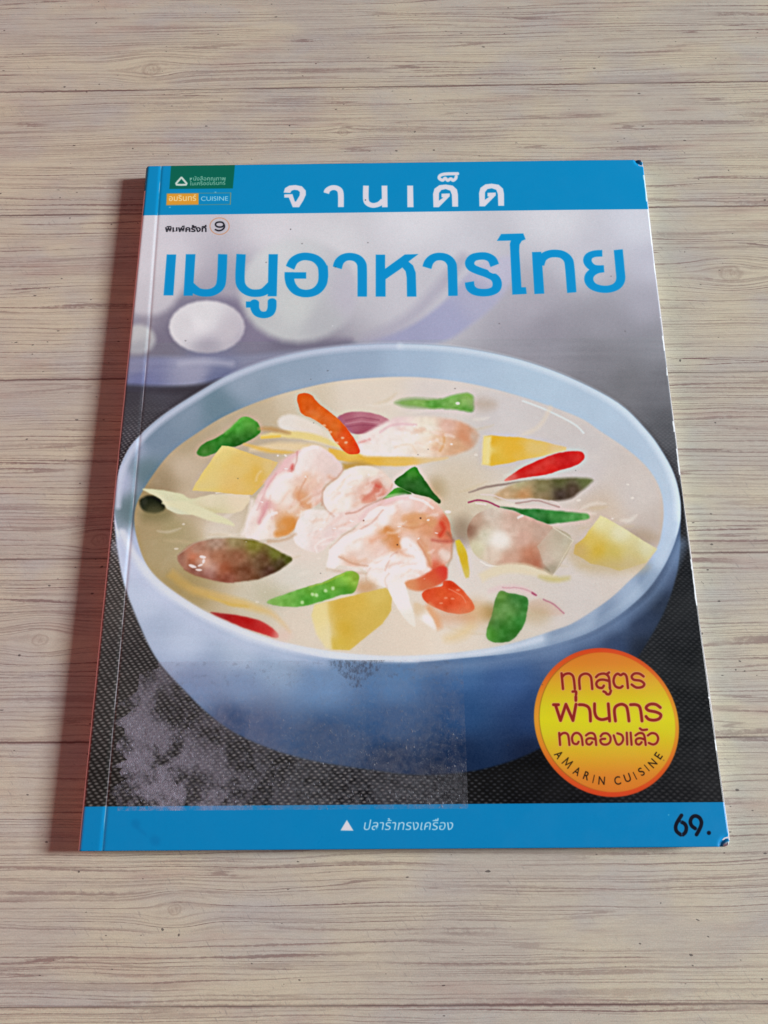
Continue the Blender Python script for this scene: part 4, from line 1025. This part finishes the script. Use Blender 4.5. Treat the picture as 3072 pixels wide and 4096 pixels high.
def tape_material():
    m = bpy.data.materials.new('peeled_tape_film')
    m.use_nodes = True
    nt = m.node_tree
    n = NT(m)
    p = nt.nodes['Principled BSDF']
    out = nt.nodes['Material Output']
    g = nt.nodes.new('ShaderNodeTexCoord').outputs['Object']
    sx = nt.nodes.new('ShaderNodeSeparateXYZ'); n.L.new(g, sx.inputs[0])
    x, y = n.m('MULTIPLY', sx.outputs[0], 1000), n.m('MULTIPLY', sx.outputs[1], 1000)
    P = n.xyz(x, y, 0)
    big = n.noise(P, .09, 4, .55, .6)
    mid = n.noise(P, .5, 4, .6, .3)
    fine = n.noise(P, 3.2, 3, .6)
    # paler haze to the lower left, thin elsewhere
    left = n.m('MULTIPLY', n.rng(n.m('ADD', x, n.m('MULTIPLY', y, .75)), 78, 30), n.rng(x, 120, 60))
    haze = n.m('MULTIPLY', n.rng(n.m('ADD', big, n.m('MULTIPLY', mid, .30)), .52, .74), n.m('ADD', n.m('MULTIPLY', left, .25), .07))
    haze = n.m('ADD', haze, n.m('MULTIPLY', n.rng(mid, .35, .7), n.rng(y, 50, 12, .03, .11)))
    haze = n.m('ADD', haze, n.m('MULTIPLY', n.rng(n.noise(P, 1.3, 4, .7), .58, .8), .10))
    # hair-like scuffs
    sc1 = n.noise(n.xyz(n.m('MULTIPLY', x, 1.5), n.m('MULTIPLY', y, .55), 3.0), 1.1, 3, .6, 1.6)
    thin = n.m('SUBTRACT', 1.0, n.rng(n.m('ABSOLUTE', n.m('SUBTRACT', sc1, .5)), 0.0, .012))
    gate = n.rng(n.noise(P, .7, 2, .5), .56, .66)
    thin = n.m('MULTIPLY', thin, gate)
    fl = n.m('MULTIPLY', n.rng(n.noise(n.xyz(n.m('ADD', x, n.m('MULTIPLY', y, .3)), n.m('MULTIPLY', y, .45), 2), 1.9, 2, .6), .64, .70), n.rng(n.noise(P, .12, 2, .5), .40, .60))
    fl = n.m('MULTIPLY', fl, n.rng(y, 50, 28, .15, 1.0))
    thin = n.m('MAXIMUM', thin, fl)
    a = n.m('ADD', haze, n.m('MULTIPLY', thin, .55), clamp=True)
    # grime along the upper edge
    topd = n.m('MULTIPLY', n.rng(y, 43, 49.5), n.rng(n.noise(P, .45, 4, .65), .52, .66))
    bd = n.m('ADD', n.m('DIVIDE', n.m('ABSOLUTE', n.m('SUBTRACT', x, 81.5)), 5.5), n.m('DIVIDE', n.m('SUBTRACT', 50.0, y), 5.0))
    bd = n.m('ADD', bd, n.m('MULTIPLY', n.m('SUBTRACT', n.noise(P, .8, 3, .7), .5), 1.6))
    blot = n.m('MULTIPLY', n.rng(bd, 1.1, .5), n.rng(n.noise(n.xyz(x, n.m('MULTIPLY', y, .6), 0), .95, 4, .7), .36, .62))
    grime = n.m('MAXIMUM', n.m('MULTIPLY', topd, .2), n.m('MULTIPLY', blot, .42))
    c = n.mix(n.rng(grime, .05, .3), n.mix(n.rng(x, 30, 75), lin((186, 184, 204)), lin((150, 156, 168))), lin((72, 66, 70)))
    a = n.m('MAXIMUM', a, grime)
    n.L.new(c, p.inputs['Base Color'])
    p.inputs['Roughness'].default_value = .42
    bmp = nt.nodes.new('ShaderNodeBump')
    bmp.inputs['Strength'].default_value = .6
    bmp.inputs['Distance'].default_value = .0006
    n.L.new(n.m('ADD', n.m('MULTIPLY', mid, 1.2), n.m('ADD', fine, n.m('MULTIPLY', thin, 1.5))), bmp.inputs['Height'])
    n.L.new(bmp.outputs[0], p.inputs['Normal'])
    tr = nt.nodes.new('ShaderNodeBsdfTransparent')
    mx = nt.nodes.new('ShaderNodeMixShader')
    n.L.new(a, mx.inputs[0]); n.L.new(tr.outputs[0], mx.inputs[1]); n.L.new(p.outputs[0], mx.inputs[2])
    n.L.new(mx.outputs[0], out.inputs['Surface'])
    return m
M_tape = tape_material()


def world_at(px, py, z=-T):
    dx, dy = (px - 1536) / FOC, -(py - 2048) / FOC
    D = np.array([CAM_R[i, 0] * dx + CAM_R[i, 1] * dy - CAM_R[i, 2] for i in range(3)])
    q = CAM_C + D * ((z - CAM_C[2]) / D[2])
    return float(q[0] * 1000), float(q[1] * 1000)


def wood_material():
    m, p = new_mat('whitewashed_weathered_boards', rough=.55, spec=.3)
    n = NT(m)
    nt = n.nt
    pos = nt.nodes.new('ShaderNodeNewGeometry').outputs['Position']
    sx = nt.nodes.new('ShaderNodeSeparateXYZ'); n.L.new(pos, sx.inputs[0])
    x, y = n.m('MULTIPLY', sx.outputs[0], 1000), n.m('MULTIPLY', sx.outputs[1], 1000)
    rnd = nt.nodes.new('ShaderNodeObjectInfo').outputs['Random']
    off = n.m('MULTIPLY', rnd, 300)
    # slow waves of the grain
    wv = n.m('SUBTRACT', n.noise(n.xyz(n.m('MULTIPLY', x, .011), n.m('MULTIPLY', y, .02), off), 1, 2, .5), .5)
    yw = n.m('ADD', y, n.m('MULTIPLY', wv, 4))
    wv2 = n.m('SUBTRACT', n.noise(n.xyz(n.m('MULTIPLY', x, .06), n.m('MULTIPLY', y, .07), off), 1, 2, .5), .5)
    yw = n.m('ADD', yw, n.m('MULTIPLY', wv2, .7))
    # knots push the grain aside
    kmask = 0.0
    for (px, py, r, s) in ((605, 280, 7.5, 3.0), (1372, 530, 3.4, 1.6), (2922, 1093, 7.5, 3.2), (400, 2160, 5.0, 2.2), (160, 2560, 6.0, 2.0), (700, 3640, 5, 1.5)):
        kx, ky = world_at(px, py)
        dx = n.m('DIVIDE', n.m('SUBTRACT', x, kx), r * 1.9)
        dy = n.m('DIVIDE', n.m('SUBTRACT', y, ky), r)
        d2 = n.m('ADD', n.m('MULTIPLY', dx, dx), n.m('MULTIPLY', dy, dy))
        g = n.m('POWER', 2.718, n.m('MULTIPLY', d2, -1.0))
        yw = n.m('SUBTRACT', yw, n.m('MULTIPLY', n.m('MULTIPLY', dy, g), r * .8))
        dist = n.m('SQRT', n.m('ADD', n.m('POWER', n.m('DIVIDE', n.m('SUBTRACT', x, kx), s * 1.35), 2), n.m('POWER', n.m('DIVIDE', n.m('SUBTRACT', y, ky), s), 2)))
        dist = n.m('ADD', dist, n.m('MULTIPLY', n.m('SUBTRACT', n.noise(n.xyz(x, y, 0), .35, 3, .6), .5), .9))
        ring = n.m('MULTIPLY', n.rng(n.m('ABSOLUTE', n.m('SUBTRACT', dist, .85)), .28, .0), .55)
        core = n.m('MULTIPLY', n.rng(dist, 1.0, .2), n.rng(n.noise(n.xyz(x, n.m('MULTIPLY', y, .5), 0), 1.1, 3, .6), .42, .6))
        kmask = n.m('MAXIMUM', n.m('MAXIMUM', ring, n.m('MULTIPLY', core, .55)), kmask)
    # tone patches
    t1 = n.noise(n.xyz(n.m('MULTIPLY', x, .022), n.m('MULTIPLY', yw, .035), off), 1, 3, .55)
    t2 = n.noise(n.xyz(n.m('MULTIPLY', x, .03), n.m('MULTIPLY', y, .05), n.m('ADD', off, 40)), 1, 3, .6)
    base = n.mix(n.rng(t1, .35, .65), lin((180, 170, 156)) * 1.0, lin((194, 182, 158)) * 1.0)
    base = n.mix(n.m('MULTIPLY', n.rng(t2, .46, .74), .5), base, lin((172, 168, 166)) * 1.0)
    t3 = n.noise(n.xyz(n.m('MULTIPLY', x, .02), n.m('MULTIPLY', yw, .12), n.m('ADD', off, 90)), 1, 3, .6)
    base = n.mix(n.m('MULTIPLY', n.rng(t3, .54, .75), .5), base, lin((170, 142, 130)) * 1.0)
    # fine fibre streaks
    f1 = n.noise(n.xyz(n.m('MULTIPLY', x, .045), n.m('MULTIPLY', yw, 1.5), off), 1, 3, .6)
    base = n.mix(n.m('MULTIPLY', n.rng(f1, .46, .70), .26), base, lin((142, 120, 110)))
    f3 = n.noise(n.xyz(n.m('MULTIPLY', x, .35), n.m('MULTIPLY', yw, 2.6), off), 1, 3, .65)
    base = n.mix(n.m('MULTIPLY', n.rng(f3, .50, .72), .16), base, lin((134, 116, 106)))
    base = n.mix(n.m('MULTIPLY', n.rng(f3, .48, .26), .20), base, lin((212, 205, 190)))
    # growth lines: long thin dark lines that come in groups
    def lines(pitch, width, seed, keep, glo, ghi, gx, gy):
        ph = n.m('ADD', n.m('DIVIDE', yw, pitch), n.m('MULTIPLY', n.noise(n.xyz(n.m('MULTIPLY', x, .004), n.m('MULTIPLY', yw, .16), n.m('ADD', off, seed)), 1, 2, .5), 5.5))
        idx = n.m('FLOOR', ph)
        fr = n.m('ABSOLUTE', n.m('SUBTRACT', n.m('FRACT', ph), .5))
        jit = n.m('MULTIPLY', n.m('SUBTRACT', n.noise(n.xyz(n.m('MULTIPLY', x, .5), yw, seed), 1, 3, .6), .5), width * 1.6)
        k = n.rng(n.m('ADD', fr, jit), width, width * .1)
        w = nt.nodes.new('ShaderNodeTexWhiteNoise'); w.noise_dimensions = '2D'
        n.L.new(n.xyz(idx, n.m('ADD', off, seed)), w.inputs['Vector'])
        own = n.rng(w.outputs['Value'], keep, 1.0, .30, 1.0, False)
        own = n.m('MULTIPLY', own, n.m('GREATER_THAN', w.outputs['Value'], keep))
        brk = n.rng(n.noise(n.xyz(n.m('MULTIPLY', x, .016), n.m('MULTIPLY', idx, 7.31), n.m('ADD', off, seed)), 1, 3, .62), .36, .50)
        gt = n.rng(n.noise(n.xyz(n.m('MULTIPLY', x, gx), n.m('MULTIPLY', y, gy), n.m('ADD', off, seed + 7)), 1, 2, .5), glo, ghi)
        return n.m('MULTIPLY', n.m('MULTIPLY', k, own), n.m('MULTIPLY', brk, n.m('ADD', n.m('MULTIPLY', gt, .9), .1)))
    la_ = lines(2.0, .17, 11, .05, .34, .52, .009, .045)
    ld_ = lines(2.9, .12, 53, .10, .30, .55, .013, .035)
    lb_ = lines(1.15, .24, 23, .15, .40, .58, .012, .060)
    lc_ = lines(7.5, .055, 37, .45, .30, .50, .008, .03)
    ln = n.m('MAXIMUM', n.m('MAXIMUM', n.m('MULTIPLY', la_, .85), n.m('MULTIPLY', ld_, .8)), n.m('MAXIMUM', n.m('MULTIPLY', lb_, .62), n.m('MULTIPLY', lc_, .95)))
    for yj in (-41.5, 31.0, 90.0, 156.5, 227.0, 287.2):
        e = n.m('ABSOLUTE', n.m('SUBTRACT', n.m('ADD', y, n.m('MULTIPLY', n.m('SUBTRACT', n.noise(n.xyz(n.m('MULTIPLY', x, .3), yj, 0), 1, 3, .7), .5), 1.1)), yj))
        ln = n.m('MAXIMUM', ln, n.m('MULTIPLY', n.rng(e, .75, .1), n.rng(n.noise(n.xyz(n.m('MULTIPLY', x, .02), yj, 4), 1, 3, .6), .30, .60, .2, .85)))
    lcol = n.mix(n.noise(n.xyz(x, y, 0), .05, 2), lin((124, 84, 80)), lin((108, 90, 88)))
    base = n.mix(ln, base, lcol)
    base = n.mix(n.m('MULTIPLY', kmask, .55), base, lin((124, 96, 86)))
    # slanting hair scratches and pits
    u = n.m('ADD', n.m('MULTIPLY', x, .8), n.m('MULTIPLY', y, .55))
    v = n.m('SUBTRACT', n.m('MULTIPLY', y, .8), n.m('MULTIPLY', x, .55))
    h = n.noise(n.xyz(n.m('MULTIPLY', u, 1.6), n.m('MULTIPLY', v, .28), off), 1, 2, .6)
    hg = n.rng(n.noise(n.xyz(x, y, 5), .028, 2), .48, .60)
    base = n.mix(n.m('MULTIPLY', n.m('MULTIPLY', n.rng(h, .63, .72), hg), .38), base, lin((120, 112, 112)))
    pit = n.rng(n.noise(n.xyz(x, n.m('MULTIPLY', y, 1.6), 9), .42, 1, .3), .775, .80)
    base = n.mix(n.m('MULTIPLY', pit, .8), base, lin((70, 62, 60)))
    gr = n.noise(n.xyz(x, y, 0), 2.6, 3, .7)
    base = n.mix(n.rng(gr, .3, .7), n.mix(1.0, base, (.90, .90, .90), 'MULTIPLY'), n.mix(1.0, base, (1.07, 1.07, 1.07), 'MULTIPLY'))
    base = n.mix(1.0, base, (1.045, 1.12, 1.165), 'MULTIPLY')
    n.L.new(base, p.inputs['Base Color'])
    n.L.new(n.rng(f1, .3, .7, .48, .62), p.inputs['Roughness'])
    bmp = nt.nodes.new('ShaderNodeBump')
    bmp.inputs['Strength'].default_value = .25
    bmp.inputs['Distance'].default_value = .0003
    n.L.new(n.m('SUBTRACT', f1, n.m('MULTIPLY', ln, 1.2)), bmp.inputs['Height'])
    n.L.new(bmp.outputs[0], p.inputs['Normal'])
    return m
M_wood = wood_material()
M_gap = plain('joint_dust', (170, 136, 124), .9)

# ------------------------------------------------------------------ the board surface
bm = bmesh.new()
box(bm, -.60, .80, -.45, .85, -T - .012, -T - .0010)
surface = mesh_obj('tabletop', bm, [M_gap])
tag(surface, 'pale weathered wooden surface under the book', kind='structure')
joints = [-.45, -.385, -.310, -.236, -.172, -.107, -.0415, .0310, .0900, .1565, .2270, .2872, .352, .418, .486, .560, .630, .700, .775, .85]
rp = random.Random(3)
for a, b in zip(joints[:-1], joints[1:]):
    bm = bmesh.new()
    g = .00005
    box(bm, -.60, .80, a + g, b - g, -.0009, 0, bevel=.00007)
    o = mesh_obj('plank', bm, [M_wood], surface)
    o.location = (0, 0, -T)

# ------------------------------------------------------------------ the book
book = bpy.data.objects.new('cookbook', None)
col.objects.link(book)
book.empty_display_size = .02
book.location = (W / 2, H / 2, -T)
tag(book, 'thin paperback Thai cookbook with soup bowl on its cover, lying flat on pale boards', 'book')
inv = Matrix.Translation((-W / 2, -H / 2, T))


def under_book(o):
    o.parent = book
    o.matrix_parent_inverse = Matrix.Translation(-book.location)
    return o


def cover_z(x, y):
    """height of the cover's upper face; x, y in mm"""
    v = y / 244
    cx = float(crease_x(v))
    z = 0.0
    z -= 0.16 * math.exp(-((x - cx) / 0.55) ** 2)                    # fold groove
    if x < cx:
        z -= 0.05 * (cx - x) / cx + 0.55 * max(0, (1.2 - x) / 1.2) ** 2.2   # rolls down to the spine
    z -= 0.35 * max(0, (x - 150) / 40) ** 2 * (0.4 + 0.6 * math.sin(math.pi * v))
    # bruised corners on the right
    for (qx, qy) in ((190, 244), (190, 0)):
        d = math.hypot(x - qx, y - qy)
        if d < 6:
            z += 0.6 * max(0, 1 - d / 1.9) ** 1.5 - 0.55 * math.exp(-((d - 2.5) / 0.6) ** 2)
    return z


bm = bmesh.new()
uvl = bm.loops.layers.uv.new('UVMap')
xs = sorted(set([round(v, 3) for v in list(np.linspace(0, 2, 7)) + list(np.linspace(2, 9, 29)) + list(np.linspace(9, 182, 60)) + list(np.linspace(182, 190, 21))]))
ys = sorted(set([round(v, 3) for v in list(np.linspace(0, 8, 21)) + list(np.linspace(8, 236, 70)) + list(np.linspace(236, 244, 21))]))
def edge_x(x, y):
    # the free edge is very slightly bowed, and the corners are rounded off
    f = x / 190
    bow = -0.75 * math.sin(math.pi * y / 244) * f ** 6
    xx = x + bow
    yy_ = y
    for qy, s in ((244, 1), (0, -1)):
        d = (190 - x) + abs(qy - y)
        if d < 1.6:
            k = (1.6 - d) / 1.6
            xx -= 0.7 * k
            yy_ -= s * 0.5 * k
    return xx, yy_
grid = {}
for i, x in enumerate(xs):
    for j, y in enumerate(ys):
        X_, Y_ = edge_x(x, y)
        grid[i, j] = bm.verts.new((X_ / 1000, Y_ / 1000, cover_z(x, y) / 1000))
low = {}
ring_idx = []
for i in range(len(xs)):
    for j in range(len(ys)):
        if i in (0, len(xs) - 1) or j in (0, len(ys) - 1):
            v = grid[i, j].co
            low[i, j] = bm.verts.new((v.x, v.y, v.z - .0003))
for i in range(len(xs) - 1):
    for j in range(len(ys) - 1):
        f = bm.faces.new((grid[i, j], grid[i + 1, j], grid[i + 1, j + 1], grid[i, j + 1]))
        f.smooth = True
        for l, (a, b) in zip(f.loops, ((i, j), (i + 1, j), (i + 1, j + 1), (i, j + 1))):
            l[uvl].uv = (xs[a] / 190, ys[b] / 244)
nx, ny = len(xs) - 1, len(ys) - 1
def side(a, b):
    f = bm.faces.new((grid[b], grid[a], low[a], low[b]))
    f.material_index = 1
for i in range(nx):
    side((i, 0), (i + 1, 0)); side((i + 1, ny), (i, ny))
for j in range(ny):
    side((0, j + 1), (0, j)); side((nx, j), (nx, j + 1))
cover = under_book(mesh_obj('front_cover', bm, [M_cover, M_paper]))

# page block, a hair wider than the cover at the fore edge
def slab(name, x0, x1, y0, y1, z0, z1, mats, bev=.0001):
    bm = bmesh.new()
    box(bm, x0 / 1000, x1 / 1000, y0 / 1000, y1 / 1000, z0 / 1000, z1 / 1000, bevel=bev)
    return under_book(mesh_obj(name, bm, mats))
TM = T * 1000
bm = bmesh.new()
outline = [(1.2, .5), (188.9, .5), (190.0, 1.2)] + [(190.28 - .75 * math.sin(math.pi * k / 20), 244 * k / 20) for k in range(1, 20)] + [(190.0, 242.8), (188.9, 243.5), (1.2, 243.5)]
tv = [bm.verts.new((x / 1000, y / 1000, (-1.15 if x > 150 else -1.0) / 1000)) for x, y in outline]
bv_ = [bm.verts.new((x / 1000, y / 1000, (-TM + .35) / 1000)) for x, y in outline]
bm.faces.new(tv); bm.faces.new(bv_[::-1])
for k in range(len(tv)):
    q = (k + 1) % len(tv)
    bm.faces.new((tv[q], tv[k], bv_[k], bv_[q]))
pages = under_book(mesh_obj('page_block', bm, [M_page]))
# the topmost leaves show as a white line along the fore edge
bm = bmesh.new()
N = 40
strip = []
for k in range(N + 1):
    y = 1.8 + (244 - 3.6) * k / N
    v = y / 244
    xr = 190.3 - .75 * math.sin(math.pi * v)
    zt = cover_z(190, y) - .32
    strip.append([bm.verts.new((px / 1000, y / 1000, z / 1000)) for px, z in ((xr - 4, zt - .05), (xr + .10 * math.sin(y * .9), zt - .02), (xr, zt - .6))])
for a, b in zip(strip[:-1], strip[1:]):
    bm.faces.new((a[0], a[1], b[1], b[0])); bm.faces.new((a[1], a[2], b[2], b[1]))
leaf = under_book(mesh_obj('top_leaf', bm, [M_paper]))
back = slab('back_cover', .6, 190, .2, 243.8, -TM + .02, -TM + .33, [M_back])

# spine: a rolled strip, dark green at the head, blue at the foot
def spine_piece(name, y0, y1, mat):
    bm = bmesh.new()
    prof = [(.9, -.62), (.35, -.70), (.1, -.9), (-.04, -1.25), (-.10, -1.9), (-.12, -3.2), (-.10, -4.6), (.0, -5.5), (.2, -5.95), (.8, -6.1)]
    rows = []
    n_ = max(2, int((y1 - y0) / 12))
    for k in range(n_ + 1):
        y = y0 + (y1 - y0) * k / n_
        out = .42 * max(0, (y / 244 - .80) / .20)
        rows.append([bm.verts.new(((px - out) / 1000, y / 1000, pz / 1000)) for px, pz in prof])
    for a, b in zip(rows[:-1], rows[1:]):
        for k in range(len(prof) - 1):
            f = bm.faces.new((a[k], b[k], b[k + 1], a[k + 1])); f.smooth = True
    for r, s in ((rows[0], 1), (rows[-1], -1)):
        bm.faces.new(r if s > 0 else r[::-1])
    bmesh.ops.recalc_face_normals(bm, faces=bm.faces)
    return mesh_obj(name, bm, [mat])
spine = under_book(spine_piece('spine', .2, 233.2, M_spine))
head = under_book(spine_piece('spine_label', 233.2, 243.8, M_green))
head['label'] = 'dark green block at the head of the spine'

# clear tape left on the lower half of the picture, ragged at its left end
def tz(x, y): return cover_z(x, y) + .05
lx = lambda k: 9.5 + 2.2 * math.sin(k * 1.7) + 1.4 * math.sin(k * 3.9 + 1) + 9.0 * max(0, (k - 15) / 9) ** 1.5
bm = bmesh.new()
rows = []
NYT = 24
x_r = world_at(1857, 2800, 0)[0]
y_t = world_at(1400, 2641, 0)[1]
for k in range(NYT + 1):
    y = 11.0 + (y_t - 11.0) * k / NYT
    x0 = lx(k)
    rows.append([bm.verts.new(((x0 + (x_r - x0) * t) / 1000, y / 1000, tz(x0 + (x_r - x0) * t, y) / 1000)) for t in np.linspace(0, 1, 24)])
for a, b in zip(rows[:-1], rows[1:]):
    for k in range(23):
        bm.faces.new((a[k], a[k + 1], b[k + 1], b[k]))
tape = under_book(mesh_obj('tape_patch', bm, [M_tape], smooth=True))
tape['label'] = 'scuffed clear tape over the lower left of the picture'
